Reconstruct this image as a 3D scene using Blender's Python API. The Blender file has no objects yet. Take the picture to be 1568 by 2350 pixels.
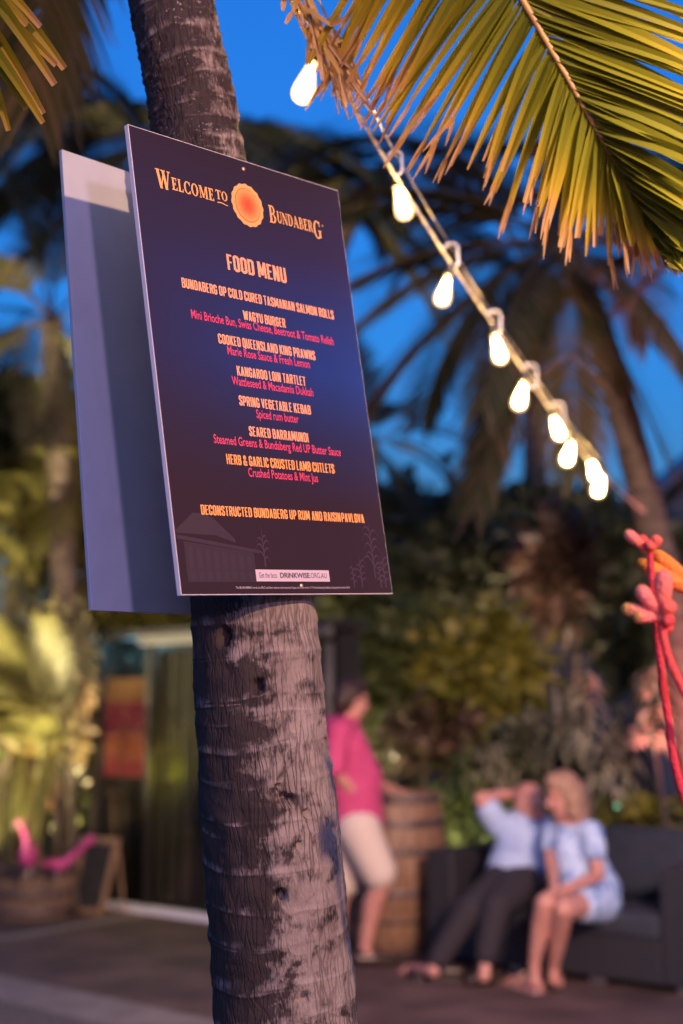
import bpy, bmesh, math, random
from mathutils import Vector, Matrix, noise
V = Vector
R = math.radians
sc = bpy.context.scene
COL = sc.collection
rng = random.Random(7)

# ------------------------------------------------------------------ camera
FPX, CX, CY, PITCH = 3262.0, 784.0, 1174.5, R(7.95)
cam_d = bpy.data.cameras.new('camera')
cam = bpy.data.objects.new('camera', cam_d)
COL.objects.link(cam)
cam.location = (0, 0, 1.5)
cam.rotation_euler = (R(90) + PITCH, 0, 0)
cam_d.sensor_width = 36
cam_d.lens = 50
cam_d.clip_start = 0.05
cam_d.clip_end = 2000
cam_d.dof.use_dof = True
cam_d.dof.focus_distance = 2.74
cam_d.dof.aperture_fstop = 1.6
sc.camera = cam

# ------------------------------------------------------------------ world (dusk sky), exposure
world = bpy.data.worlds.new('World')
sc.world = world
world.use_nodes = True
wn = world.node_tree
sky = wn.nodes.new('ShaderNodeTexSky')
sky.sky_type = 'NISHITA'
sky.sun_disc = False
sky.sun_elevation = R(2)
sky.sun_rotation = R(180)
sky.ozone_density = 7
sky.air_density = 1.5
sky.dust_density = 1.3
wn.links.new(sky.outputs[0], wn.nodes['Background'].inputs[0])
wn.nodes['Background'].inputs[1].default_value = 0.143
sc.view_settings.view_transform = 'Standard'
sc.view_settings.look = 'None'
sc.view_settings.exposure = 2.7
sc.cycles.use_denoising = True
sc.cycles.max_bounces = 8
sc.cycles.transparent_max_bounces = 12
sc.cycles.sample_clamp_indirect = 4
# last trace of dusk: one very weak, very soft sun low behind the camera
sun_d = bpy.data.lights.new('sun', 'SUN')
sun_d.energy = 0.02
sun_d.angle = R(30)
sun_d.color = (1, 0.75, 0.7)
sun = bpy.data.objects.new('sun', sun_d)
sun.rotation_euler = (R(88), 0, 0)
COL.objects.link(sun)

UP = V((0, -math.sin(PITCH), math.cos(PITCH)))
FW = V((0, math.cos(PITCH), math.sin(PITCH)))
EYE = V((0, 0, 1.5))


def P(u, v, d):
    return EYE + V(((u - CX) / FPX * d, 0, 0)) - UP * ((v - CY) / FPX * d) + FW * d


def ray(u, v):
    return (P(u, v, 1) - EYE).normalized()


def G(u, v, z=0.0):
    r = ray(u, v)
    return EYE + r * ((z - 1.5) / r.z)


def on_plane(u, v, o, n):
    r = ray(u, v)
    return EYE + r * ((o - EYE).dot(n) / r.dot(n))


# ------------------------------------------------------------------ mesh helpers
ORG = {}


class MB:
    def __init__(self):
        self.v, self.f, self.t, self.mi, self.tc = [], [], [], [], []

    def add(self, vs, fs, tint=0.5, mi=0):
        b = len(self.v)
        self.v += [V(p) for p in vs]
        self.t += tint if isinstance(tint, list) else [tint] * len(vs)
        for f in fs:
            self.f.append(tuple(b + i for i in f))
            self.mi.append(mi)
        return self

    def box(self, c, s, M=None, mi=0, tint=0.5, bev=0.0):
        if bev > 0:
            bm = bmesh.new()
            bmesh.ops.create_cube(bm, size=1)
            for w in bm.verts:
                w.co = V((w.co.x * s[0], w.co.y * s[1], w.co.z * s[2]))
            bmesh.ops.bevel(bm, geom=bm.edges[:], offset=bev, segments=3, profile=0.5, affect='EDGES')
            bm.verts.index_update()
            vs = [w.co.copy() for w in bm.verts]
            fs = [[w.index for w in f.verts] for f in bm.faces]
            bm.free()
        else:
            h = V(s) / 2
            vs = [V((x * h.x, y * h.y, z * h.z)) for x in (-1, 1) for y in (-1, 1) for z in (-1, 1)]
            fs = [(0, 1, 3, 2), (4, 6, 7, 5), (0, 4, 5, 1), (2, 3, 7, 6), (0, 2, 6, 4), (1, 5, 7, 3)]
        vs = [(M @ p if M is not None else p) + V(c) for p in vs]
        return self.add(vs, fs, tint, mi)

    def tube(self, pts, rad, n=10, cap=True, tint=0.5, mi=0, flat=1.0):
        pts = [V(p) for p in pts]
        if not isinstance(rad, (list, tuple)):
            rad = [rad] * len(pts)
        if not isinstance(tint, (list, tuple)):
            tint = [tint] * len(pts)
        vs, ts = [], []
        T0 = (pts[1] - pts[0]).normalized()
        a = T0.orthogonal().normalized()
        for i, p in enumerate(pts):
            T = (pts[min(i + 1, len(pts) - 1)] - pts[max(i - 1, 0)]).normalized()
            a = (a - T * a.dot(T)).normalized()
            b = T.cross(a)
            for k in range(n):
                q = 2 * math.pi * k / n
                vs.append(p + (a * math.cos(q) + b * math.sin(q) * flat) * rad[i])
                ts.append(tint[i])
        fs = []
        for i in range(len(pts) - 1):
            for k in range(n):
                k2 = (k + 1) % n
                fs.append((i * n + k, i * n + k2, (i + 1) * n + k2, (i + 1) * n + k))
        if cap:
            fs.append(tuple(range(n - 1, -1, -1)))
            fs.append(tuple((len(pts) - 1) * n + k for k in range(n)))
        return self.add(vs, fs, ts, mi)

    def lathe(self, prof, c=(0, 0, 0), n=24, M=None, tint=0.5, mi=0):
        vs, fs = [], []
        for r, z in prof:
            for k in range(n):
                q = 2 * math.pi * k / n
                p = V((r * math.cos(q), r * math.sin(q), z))
                vs.append((M @ p if M is not None else p) + V(c))
        for i in range(len(prof) - 1):
            for k in range(n):
                k2 = (k + 1) % n
                fs.append((i * n + k, i * n + k2, (i + 1) * n + k2, (i + 1) * n + k))
        if prof[0][0] > 1e-4:
            fs.append(tuple(range(n - 1, -1, -1)))
        if prof[-1][0] > 1e-4:
            fs.append(tuple((len(prof) - 1) * n + k for k in range(n)))
        return self.add(vs, fs, tint, mi)

    def ell(self, c, r, M=None, n=16, m=10, tint=0.5, mi=0):
        if not isinstance(r, (tuple, list, Vector)):
            r = (r, r, r)
        prof = []
        vs, fs = [], []
        for i in range(m + 1):
            th = math.pi * i / m
            for k in range(n):
                q = 2 * math.pi * k / n
                s = max(math.sin(th), 1e-3)
                p = V((r[0] * s * math.cos(q), r[1] * s * math.sin(q), -r[2] * math.cos(th)))
                vs.append((M @ p if M is not None else p) + V(c))
        for i in range(m):
            for k in range(n):
                k2 = (k + 1) % n
                fs.append((i * n + k, i * n + k2, (i + 1) * n + k2, (i + 1) * n + k))
        fs.append(tuple(range(n - 1, -1, -1)))
        fs.append(tuple(m * n + k for k in range(n)))
        return self.add(vs, fs, tint, mi)

    def cap(self, p0, r0, p1, r1):
        """tapered capsule"""
        p0, p1 = V(p0), V(p1)
        d = p1 - p0
        L = d.length
        if L < 1e-6:
            return self.ell(p0, r0)
        d /= L
        pts, rr = [], []
        for k in range(5):
            a = R(85 - k * 85 / 4)
            pts.append(p0 - d * r0 * math.sin(a)); rr.append(r0 * math.cos(a))
        for k in range(5):
            a = R(k * 85 / 4)
            pts.append(p1 + d * r1 * math.sin(a)); rr.append(r1 * math.cos(a))
        return self.tube(pts, rr, 14)

    def limb(self, chain):
        for (p0, r0), (p1, r1) in zip(chain[:-1], chain[1:]):
            self.cap(p0, r0, p1, r1)
        return self

    def ribbon(self, pts, wid, wv, tint):
        vs, ts = [], []
        n = len(pts)
        for i in range(n):
            w = wv[i] if isinstance(wv, list) else wv
            vs += [pts[i] - w * wid[i] * .5, pts[i] + w * wid[i] * .5]
            tt = tint[i] if isinstance(tint, (list, tuple)) else tint
            ts += [tt, tt]
        return self.add(vs, [(2 * i, 2 * i + 1, 2 * i + 3, 2 * i + 2) for i in range(n - 1)], ts)

    def prism(self, poly, y0, y1, mi=0, tint=0.5):
        """polygon in x,z extruded along y"""
        n = len(poly)
        vs = [V((x, y0, z)) for x, z in poly] + [V((x, y1, z)) for x, z in poly]
        fs = [tuple(range(n)), tuple(range(2 * n - 1, n - 1, -1))]
        fs += [(i, n + i, n + (i + 1) % n, (i + 1) % n) for i in range(n)]
        return self.add(vs, fs, tint, mi)

    def mesh(self, name, mats, smooth=False, org=None):
        me = bpy.data.meshes.new(name)
        o = org or V((0, 0, 0))
        me.from_pydata([tuple(p - o) for p in self.v], [], self.f)
        a = me.attributes.new('tint', 'FLOAT', 'POINT')
        a.data.foreach_set('value', [float(x) for x in self.t])
        if self.tc:
            a = me.attributes.new('tc', 'FLOAT_VECTOR', 'POINT')
            a.data.foreach_set('vector', [c for p in self.tc for c in p])
        for m in (mats if isinstance(mats, (list, tuple)) else [mats]):
            me.materials.append(m)
        me.polygons.foreach_set('material_index', self.mi)
        if smooth:
            me.polygons.foreach_set('use_smooth', [True] * len(me.polygons))
        me.update()
        return me

    def build(self, name, mats, parent=None, smooth=False, fix=False):
        """world-space vertices become local to the parent thing"""
        org = ORG.get(parent.name, V((0, 0, 0))) if parent else V((0, 0, 0))
        me = self.mesh(name, mats, smooth, org)
        if fix:
            bm = bmesh.new(); bm.from_mesh(me)
            bmesh.ops.recalc_face_normals(bm, faces=bm.faces[:])
            bm.to_mesh(me); bm.free()
        o = bpy.data.objects.new(name, me)
        COL.objects.link(o)
        if parent:
            o.parent = parent
            ORG[o.name] = org
        return o


def tag(o, label=None, cat=None, group=None, kind=None):
    if label: o['label'] = label
    if cat: o['category'] = cat
    if group: o['group'] = group
    if kind: o['kind'] = kind
    return o


def thing(name, label, cat, loc=(0, 0, 0), group=None):
    o = bpy.data.objects.new(name, None)
    o.empty_display_size = 0.1
    COL.objects.link(o)
    o.location = loc
    ORG[o.name] = V(loc)
    return tag(o, label, cat, group)


def struct(name, mb, m, smooth=False):
    return tag(mb.build(name, m, None, smooth), kind='structure')


def remesh(mb, vox=.008, smooth=5):
    me = mb.mesh('tmp', [])
    o = bpy.data.objects.new('tmp', me)
    COL.objects.link(o)
    m = o.modifiers.new('r', 'REMESH'); m.mode = 'VOXEL'; m.voxel_size = vox
    s = o.modifiers.new('s', 'SMOOTH'); s.iterations = smooth; s.factor = .5
    dg = bpy.context.evaluated_depsgraph_get()
    me2 = bpy.data.meshes.new_from_object(o.evaluated_get(dg))
    bpy.data.objects.remove(o)
    out = MB()
    out.add([v.co.copy() for v in me2.vertices], [tuple(p.vertices) for p in me2.polygons])
    bpy.data.meshes.remove(me2)
    return out


def spline(pts, n):
    """Catmull-Rom through pts"""
    pts = [V(p) for p in pts]
    q = [pts[0] * 2 - pts[1]] + pts + [pts[-1] * 2 - pts[-2]]
    out = []
    m = len(pts) - 1
    for i in range(n + 1):
        s = i / n * m
        k = min(int(s), m - 1)
        t = s - k
        a, b, c, d = q[k], q[k + 1], q[k + 2], q[k + 3]
        out.append(.5 * (2 * b + (c - a) * t + (2 * a - 5 * b + 4 * c - d) * t * t + (3 * b - a - 3 * c + d) * t ** 3))
    return out


def lerp(a, b, t):
    return a + (b - a) * t


# ------------------------------------------------------------------ materials
def base(name):
    m = bpy.data.materials.new(name)
    m.use_nodes = True
    nt = m.node_tree
    return m, nt, nt.nodes['Principled BSDF']


def ramp_node(nt, stops):
    r = nt.nodes.new('ShaderNodeValToRGB')
    e = r.color_ramp.elements
    while len(e) < len(stops): e.new(0.5)
    for el, (p, c) in zip(e, stops):
        el.position = p
        el.color = (*c, 1)
    return r


def pm(name, col, rough=.6, ramp=None, nz=None, bump=None, emit=None, metal=0.0, trans=0.0, spec=.5, coat=0.0):
    """col base; ramp: colours over the 'tint' attribute; nz=(scale,col2,lo,hi[,stretch]); bump=(scale,strength)"""
    m, nt, bs = base(name)
    N, L = nt.nodes, nt.links
    tco = N.new('ShaderNodeTexCoord')
    src = None
    if ramp:
        at = N.new('ShaderNodeAttribute'); at.attribute_name = 'tint'
        rp = ramp_node(nt, ramp)
        L.new(at.outputs['Fac'], rp.inputs[0])
        src = rp.outputs[0]
    if nz:
        mp = N.new('ShaderNodeMapping')
        mp.inputs['Scale'].default_value = nz[4] if len(nz) > 4 else (1, 1, 1)
        L.new(tco.outputs['Object'], mp.inputs[0])
        t = N.new('ShaderNodeTexNoise'); t.inputs['Scale'].default_value = nz[0]; t.inputs['Detail'].default_value = 6
        L.new(mp.outputs[0], t.inputs[0])
        mr = N.new('ShaderNodeMapRange'); mr.inputs[1].default_value = nz[2]; mr.inputs[2].default_value = nz[3]
        L.new(t.outputs[0], mr.inputs[0])
        mx = N.new('ShaderNodeMix'); mx.data_type = 'RGBA'
        L.new(mr.outputs[0], mx.inputs[0])
        if src: L.new(src, mx.inputs[6])
        else: mx.inputs[6].default_value = (*col, 1)
        mx.inputs[7].default_value = (*nz[1], 1)
        src = mx.outputs[2]
    if src: L.new(src, bs.inputs['Base Color'])
    else: bs.inputs['Base Color'].default_value = (*col, 1)
    bs.inputs['Roughness'].default_value = rough
    bs.inputs['Metallic'].default_value = metal
    bs.inputs['Specular IOR Level'].default_value = spec
    bs.inputs['Coat Weight'].default_value = coat
    if bump:
        t2 = N.new('ShaderNodeTexNoise'); t2.inputs['Scale'].default_value = bump[0]; t2.inputs['Detail'].default_value = 5
        L.new(tco.outputs['Object'], t2.inputs[0])
        b = N.new('ShaderNodeBump'); b.inputs['Strength'].default_value = bump[1]; b.inputs['Distance'].default_value = .01
        L.new(t2.outputs[0], b.inputs['Height'])
        L.new(b.outputs[0], bs.inputs['Normal'])
    if emit:
        bs.inputs['Emission Color'].default_value = (*emit[0], 1)
        bs.inputs['Emission Strength'].default_value = emit[1]
    if trans > 0:
        tr = N.new('ShaderNodeBsdfTranslucent')
        if src: L.new(src, tr.inputs[0])
        else: tr.inputs[0].default_value = (*col, 1)
        ms = N.new('ShaderNodeMixShader'); ms.inputs[0].default_value = trans
        L.new(bs.outputs[0], ms.inputs[1]); L.new(tr.outputs[0], ms.inputs[2])
        L.new(ms.outputs[0], N['Material Output'].inputs[0])
    return m


M = {}
M['paving'] = pm('paving', (.135, .080, .070), .75, nz=(2.2, (.065, .038, .036), .38, .62), bump=(60, .3))
M['band'] = pm('band', (.26, .22, .2), .8, nz=(6, (.2, .17, .16), .4, .6), bump=(80, .3))
M['gravel'] = pm('gravel', (.20, .17, .16), .9, nz=(90, (.06, .05, .05), .45, .6), bump=(120, 1))
M['soil'] = pm('soil', (.035, .027, .02), .95, nz=(5, (.02, .016, .012), .4, .6), bump=(25, .8))
M['hill'] = pm('hill', (.018, .025, .015), .95, nz=(.6, (.03, .035, .02), .4, .6))
M['white'] = pm('white', (.43, .49, .57), .45, nz=(14, (.40, .45, .53), .45, .7), bump=(220, .03))  # white board; bluish shade of a blocked sky put into its colour
M['edge'] = pm('edge', (.85, .86, .9), .35)
M['dkplastic'] = pm('dkplastic', (.02, .02, .022), .35)
M['steel'] = pm('steel', (.5, .5, .52), .35, metal=.9)
M['brass'] = pm('brass', (.75, .58, .35), .35, metal=.6)
M['wire'] = pm('wire', (.62, .56, .50), .5)
M['gold'] = pm('gold', (.85, .46, .16), .45)
M['peach'] = pm('peach', (.88, .44, .24), .45)
M['amber'] = pm('amber', (.92, .42, .12), .45)
M['rose'] = pm('rose', (.72, .07, .17), .45)
M['ink'] = pm('ink', (.05, .04, .05), .5)
M['paperw'] = pm('paperw', (.62, .53, .60), .45)
M['faint'] = pm('faint', (.044, .027, .034), .45)
M['faint2'] = pm('faint2', (.038, .022, .028), .45)
M['frond_bg'] = pm('frond_bg', (.05, .07, .02), .5, ramp=[(0, (.03, .04, .018)), (.5, (.07, .075, .035)), (.8, (.15, .11, .07)), (1, (.22, .13, .09))], trans=.35, spec=.3)
M['frond_fg'] = pm('frond_fg', (.1, .1, .02), .42, ramp=[(0, (.085, .105, .010)), (.5, (.18, .185, .014)), (.78, (.36, .27, .025)), (.90, (.46, .27, .09)), (1, (.44, .30, .21))], trans=.5, spec=.2)
M['frond_dry'] = pm('frond_dry', (.5, .3, .12), .6, ramp=[(0, (.30, .20, .04)), (.5, (.42, .26, .09)), (1, (.48, .33, .22))], trans=.3)
M['rachis'] = pm('rachis', (.30, .19, .05), .5, nz=(30, (.22, .13, .05), .4, .6))
M['cane'] = pm('cane', (.10, .13, .03), .5, ramp=[(0, (.075, .08, .018)), (.6, (.16, .145, .04)), (1, (.28, .22, .09))], trans=.3)
M['bg_trunk'] = pm('bg_trunk', (.15, .11, .09), .85, nz=(9, (.07, .05, .045), .4, .6, (1, 1, 4)), bump=(30, .8))
M['leaf_dark'] = pm('leaf_dark', (.03, .04, .02), .5, ramp=[(0, (.02, .03, .014)), (.6, (.06, .075, .035)), (1, (.14, .14, .075))], trans=.2)
M['leaf_green'] = pm('leaf_green', (.05, .08, .01), .5, ramp=[(0, (.03, .05, .018)), (.6, (.095, .13, .04)), (1, (.20, .22, .08))], trans=.25)
M['leaf_yellow'] = pm('leaf_yellow', (.12, .12, .02), .5, ramp=[(0, (.04, .06, .01)), (.5, (.15, .155, .018)), (1, (.32, .28, .045))], trans=.25)
M['leaf_red'] = pm('leaf_red', (.12, .04, .03), .5, ramp=[(0, (.035, .03, .02)), (.5, (.10, .06, .038)), (1, (.22, .12, .075))], trans=.25)
M['leaf_pale'] = pm('leaf_pale', (.25, .23, .15), .55, ramp=[(0, (.14, .15, .09)), (.5, (.38, .36, .24)), (1, (.62, .55, .42))], trans=.25)
M['leaf_warm'] = pm('leaf_warm', (.25, .2, .1), .55, ramp=[(0, (.10, .08, .03)), (.5, (.28, .22, .1)), (1, (.5, .38, .22))], trans=.3)
M['stem'] = pm('stem', (.11, .08, .06), .8, nz=(20, (.06, .045, .035), .4, .6))
M['barrel'] = pm('barrel', (.27, .155, .09), .5, nz=(5, (.16, .085, .05), .35, .65, (8, 8, .6)), bump=(40, .2))
M['barrel2'] = pm('barrel2', (.22, .15, .10), .7, nz=(5, (.12, .08, .06), .35, .65, (8, 8, .6)), bump=(40, .2))
M['hoop'] = pm('hoop', (.16, .13, .13), .5, metal=.5, nz=(20, (.08, .06, .06), .4, .6))
M['wicker'] = pm('wicker', (.018, .018, .024), .55, nz=(60, (.03, .03, .038), .4, .6, (1, 1, 3)), bump=(90, .8))
M['cushion'] = pm('cushion', (.024, .030, .045), .8, nz=(9, (.032, .038, .055), .4, .6), bump=(140, .25))
M['chalk'] = pm('chalk', (.025, .028, .028), .8, nz=(7, (.05, .055, .055), .5, .8))
M['pine'] = pm('pine', (.38, .26, .15), .6, nz=(5, (.28, .18, .10), .4, .6, (9, 9, 1)))
M['flamingo'] = pm('flamingo', (.50, .05, .24), .4)
M['skin'] = pm('skin', (.55, .27, .22), .5, nz=(14, (.5, .22, .18), .45, .65), spec=.4)
M['lips'] = pm('lips', (.42, .14, .13), .45)
M['eye'] = pm('eye', (.03, .02, .02), .25)
M['shirt_pink'] = pm('shirt_pink', (.58, .07, .21), .8, nz=(5, (.46, .045, .16), .4, .65), bump=(18, .5))
M['shorts'] = pm('shorts', (.62, .52, .45), .85, bump=(14, .5))
M['shirt_blue'] = pm('shirt_blue', (.42, .54, .78), .8, nz=(9, (.35, .47, .72), .4, .65), bump=(16, .5))
M['top_blue'] = pm('top_blue', (.48, .62, .86), .8, nz=(16, (.16, .27, .58), .5, .62), bump=(16, .4))
M['trousers'] = pm('trousers', (.022, .018, .026), .85, bump=(16, .4))
M['hair_dark'] = pm('hair_dark', (.03, .015, .013), .5, bump=(80, .6))
M['hair_blond'] = pm('hair_blond', (.40, .24, .16), .45, nz=(30, (.27, .15, .10), .4, .62, (3, 3, .4)), bump=(70, .6))
M['leather'] = pm('leather', (.03, .017, .013), .35)
M['sandal'] = pm('sandal', (.45, .25, .22), .5)
M['paw'] = pm('paw', (.75, .12, .10), .6, bump=(170, .7), spec=.25, ramp=[(0, (.62, .05, .08)), (.5, (.82, .18, .12)), (.8, (.76, .24, .22)), (1, (.48, .33, .05))])
M['paw_orange'] = pm('paw_orange', (.85, .25, .04), .6, bump=(170, .7), spec=.25, ramp=[(0, (.75, .1, .04)), (.5, (.9, .26, .05)), (1, (.65, .3, .05))])
M['roof'] = pm('roof', (.07, .09, .14), .5, nz=(3, (.05, .065, .10), .4, .6))
M['wallp'] = pm('wallp', (.25, .24, .24), .8, nz=(3, (.2, .19, .19), .4, .6))
M['shed'] = pm('shed', (.012, .011, .011), .6)
M['rail'] = pm('rail', (.085, .08, .078), .5)
M['streak_curtain'] = pm('streak_curtain', (.013, .013, .010), .7)


def emission(name, col, s):
    m, nt, bs = base(name)
    nt.nodes.remove(bs)
    e = nt.nodes.new('ShaderNodeEmission')
    e.inputs[0].default_value = (*col, 1)
    e.inputs[1].default_value = s
    nt.links.new(e.outputs[0], nt.nodes['Material Output'].inputs[0])
    return m


M['filament'] = emission('filament', (1, .66, .30), 40)
M['green_led'] = emission('green_led', (.25, 1, .6), .6)
M['warm_led'] = emission('warm_led', (1, .85, .6), .5)


def bulb_glass():
    m, nt, bs = base('bulb_glass')
    N, L = nt.nodes, nt.links
    N.remove(bs)
    t = N.new('ShaderNodeBsdfTransparent'); t.inputs[0].default_value = (1, .86, .62, 1)
    g = N.new('ShaderNodeBsdfGlossy'); g.inputs['Roughness'].default_value = .08
    e = N.new('ShaderNodeEmission'); e.inputs[0].default_value = (1, .62, .25, 1); e.inputs[1].default_value = .19
    mx = N.new('ShaderNodeMixShader'); mx.inputs[0].default_value = .08
    ad = N.new('ShaderNodeAddShader')
    L.new(t.outputs[0], mx.inputs[1]); L.new(g.outputs[0], mx.inputs[2])
    L.new(mx.outputs[0], ad.inputs[0]); L.new(e.outputs[0], ad.inputs[1])
    L.new(ad.outputs[0], N['Material Output'].inputs[0])
    return m


M['bulb_glass'] = bulb_glass()


def dark_glass():
    m, nt, bs = base('dark_glass')
    N, L = nt.nodes, nt.links
    N.remove(bs)
    tc = N.new('ShaderNodeTexCoord')
    mp = N.new('ShaderNodeMapping'); mp.inputs['Scale'].default_value = (9, 1, .35)
    L.new(tc.outputs['Object'], mp.inputs[0])
    nz = N.new('ShaderNodeTexNoise'); nz.inputs['Scale'].default_value = 1.6; nz.inputs['Detail'].default_value = 2
    L.new(mp.outputs[0], nz.inputs[0])
    b = N.new('ShaderNodeBump'); b.inputs['Strength'].default_value = .35; b.inputs['Distance'].default_value = .03
    L.new(nz.outputs[0], b.inputs['Height'])
    t = N.new('ShaderNodeBsdfTransparent'); t.inputs[0].default_value = (.75, .75, .72, 1)
    g = N.new('ShaderNodeBsdfGlossy'); g.inputs['Roughness'].default_value = .06
    g.inputs[0].default_value = (1, 1, 1, 1)
    L.new(b.outputs[0], g.inputs['Normal'])
    mx = N.new('ShaderNodeMixShader'); mx.inputs[0].default_value = .10
    L.new(t.outputs[0], mx.inputs[1]); L.new(g.outputs[0], mx.inputs[2])
    L.new(mx.outputs[0], N['Material Output'].inputs[0])
    return m


M['dark_glass'] = dark_glass()


def sign_print_sheen():
    """printed poster with reflected sky painted in: navy fading to blue in the middle and dark plum at the foot"""
    m, nt, bs = base('sign_print_sheen')
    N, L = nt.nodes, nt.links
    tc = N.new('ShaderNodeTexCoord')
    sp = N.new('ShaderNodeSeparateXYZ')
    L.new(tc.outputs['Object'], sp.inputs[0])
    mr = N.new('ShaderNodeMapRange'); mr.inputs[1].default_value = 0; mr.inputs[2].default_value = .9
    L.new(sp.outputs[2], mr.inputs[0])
    r = ramp_node(nt, [(0, (.034, .020, .024)), (.20, (.032, .019, .026)), (.36, (.024, .028, .085)), (.52, (.018, .045, .21)), (.64, (.020, .038, .17)), (.8, (.028, .024, .072)), (1, (.028, .020, .034))])  # middle blue is partly reflected sky put into the print colour
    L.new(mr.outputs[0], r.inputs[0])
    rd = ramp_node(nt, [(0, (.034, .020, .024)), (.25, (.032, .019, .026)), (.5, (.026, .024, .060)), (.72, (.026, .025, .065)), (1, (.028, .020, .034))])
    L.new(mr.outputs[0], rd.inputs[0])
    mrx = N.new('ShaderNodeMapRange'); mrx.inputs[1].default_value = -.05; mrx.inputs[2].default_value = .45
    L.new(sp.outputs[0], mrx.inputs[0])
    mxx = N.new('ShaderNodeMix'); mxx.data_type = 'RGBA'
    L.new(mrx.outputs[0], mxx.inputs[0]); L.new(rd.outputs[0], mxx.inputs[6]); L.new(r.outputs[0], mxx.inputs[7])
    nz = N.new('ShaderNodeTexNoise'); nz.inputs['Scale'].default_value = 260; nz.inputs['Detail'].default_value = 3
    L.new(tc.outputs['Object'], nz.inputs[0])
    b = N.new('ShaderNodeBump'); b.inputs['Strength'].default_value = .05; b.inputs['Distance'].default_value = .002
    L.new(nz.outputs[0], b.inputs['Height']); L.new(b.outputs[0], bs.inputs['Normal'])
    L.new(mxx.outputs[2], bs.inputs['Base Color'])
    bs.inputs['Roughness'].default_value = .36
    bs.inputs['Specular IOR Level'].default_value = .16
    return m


M['sign_print_sheen'] = sign_print_sheen()


def palm_bark():
    m, nt, bs = base('palm_bark')
    N, L = nt.nodes, nt.links
    at = N.new('ShaderNodeAttribute'); at.attribute_name = 'tc'      # x: round the trunk (m), z: along it (m)
    ti = N.new('ShaderNodeAttribute'); ti.attribute_name = 'tint'    # ring ridge profile
    def noise_n(scale, stretch, detail=6, dist=0.0):
        mp = N.new('ShaderNodeMapping'); mp.inputs['Scale'].default_value = stretch
        L.new(at.outputs['Vector'], mp.inputs[0])
        t = N.new('ShaderNodeTexNoise'); t.inputs['Scale'].default_value = scale; t.inputs['Detail'].default_value = detail
        t.inputs['Distortion'].default_value = dist
        L.new(mp.outputs[0], t.inputs[0])
        return t.outputs[0]
    def mrange(src, lo, hi, a=0, b=1):
        r = N.new('ShaderNodeMapRange'); r.inputs[1].default_value = lo; r.inputs[2].default_value = hi
        r.inputs[3].default_value = a; r.inputs[4].default_value = b
        L.new(src, r.inputs[0]); return r.outputs[0]
    def mix(f, a, b):
        x = N.new('ShaderNodeMix'); x.data_type = 'RGBA'
        if isinstance(f, float): x.inputs[0].default_value = f
        else: L.new(f, x.inputs[0])
        for k, c in ((6, a), (7, b)):
            if isinstance(c, tuple): x.inputs[k].default_value = (*c, 1)
            else: L.new(c, x.inputs[k])
        return x.outputs[2]
    def math_(op, a, b):
        x = N.new('ShaderNodeMath'); x.operation = op; x.use_clamp = True
        for k, c in ((0, a), (1, b)):
            if isinstance(c, (int, float)): x.inputs[k].default_value = c
            else: L.new(c, x.inputs[k])
        return x.outputs[0]
    # vertical cracks
    wob = N.new('ShaderNodeTexNoise'); wob.inputs['Scale'].default_value = 18; wob.inputs['Detail'].default_value = 3
    L.new(at.outputs['Vector'], wob.inputs[0])
    vm = N.new('ShaderNodeVectorMath'); vm.operation = 'SCALE'; vm.inputs['Scale'].default_value = .012
    L.new(wob.outputs['Color'], vm.inputs[0])
    va = N.new('ShaderNodeVectorMath'); va.operation = 'ADD'
    L.new(at.outputs['Vector'], va.inputs[0]); L.new(vm.outputs[0], va.inputs[1])
    mp = N.new('ShaderNodeMapping'); mp.inputs['Scale'].default_value = (85, 1, 11)
    L.new(va.outputs[0], mp.inputs[0])
    vo = N.new('ShaderNodeTexVoronoi'); vo.feature = 'DISTANCE_TO_EDGE'; vo.inputs['Scale'].default_value = 1
    L.new(mp.outputs[0], vo.inputs[0])
    crack = mrange(vo.outputs['Distance'], .015, .10, 1, 0)
    patchy = mrange(noise_n(9, (1, 1, .7)), .40, .62, .06, 1)
    crack = math_('MULTIPLY', crack, patchy)
    fine = noise_n(260, (1, 1, .35), 8)
    col = mix(mrange(noise_n(14, (1, 1, .6)), .35, .65), (.20, .168, .152), (.30, .262, .242))
    col = mix(mrange(fine, .35, .7, 0, .45), col, (.40, .33, .30))
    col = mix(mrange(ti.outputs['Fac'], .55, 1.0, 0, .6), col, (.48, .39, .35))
    col = mix(math_('MULTIPLY', crack, .85), col, (.05, .036, .034))
    # black lichen / weathered stain on the shady flank and over the older rings
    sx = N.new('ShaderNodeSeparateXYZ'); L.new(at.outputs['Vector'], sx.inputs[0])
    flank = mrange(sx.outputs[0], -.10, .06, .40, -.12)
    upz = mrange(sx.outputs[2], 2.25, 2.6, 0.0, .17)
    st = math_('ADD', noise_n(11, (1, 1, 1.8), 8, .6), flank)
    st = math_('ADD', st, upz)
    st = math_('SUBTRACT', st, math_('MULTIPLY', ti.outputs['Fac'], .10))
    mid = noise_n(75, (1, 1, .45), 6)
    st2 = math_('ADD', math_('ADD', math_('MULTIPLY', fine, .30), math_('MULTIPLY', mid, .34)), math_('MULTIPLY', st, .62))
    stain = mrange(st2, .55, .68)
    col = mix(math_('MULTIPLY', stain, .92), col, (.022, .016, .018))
    # pale flecks on top of the stain
    fl = mrange(noise_n(120, (1, 1, 1.2), 4), .60, .68)
    fl = math_('MULTIPLY', fl, mrange(noise_n(20, (1, 1, 1)), .45, .6))
    fl = math_('MULTIPLY', fl, mrange(sx.outputs[2], 2.2, 2.5, .08, 1))
    rim = math_('MULTIPLY', mrange(ti.outputs['Fac'], .42, .75), mrange(mid, .38, .60))
    col = mix(math_('MULTIPLY', rim, .55), col, (.36, .31, .32))
    col = mix(math_('MULTIPLY', fl, .7), col, (.42, .37, .36))
    L.new(col, bs.inputs['Base Color'])
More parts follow.
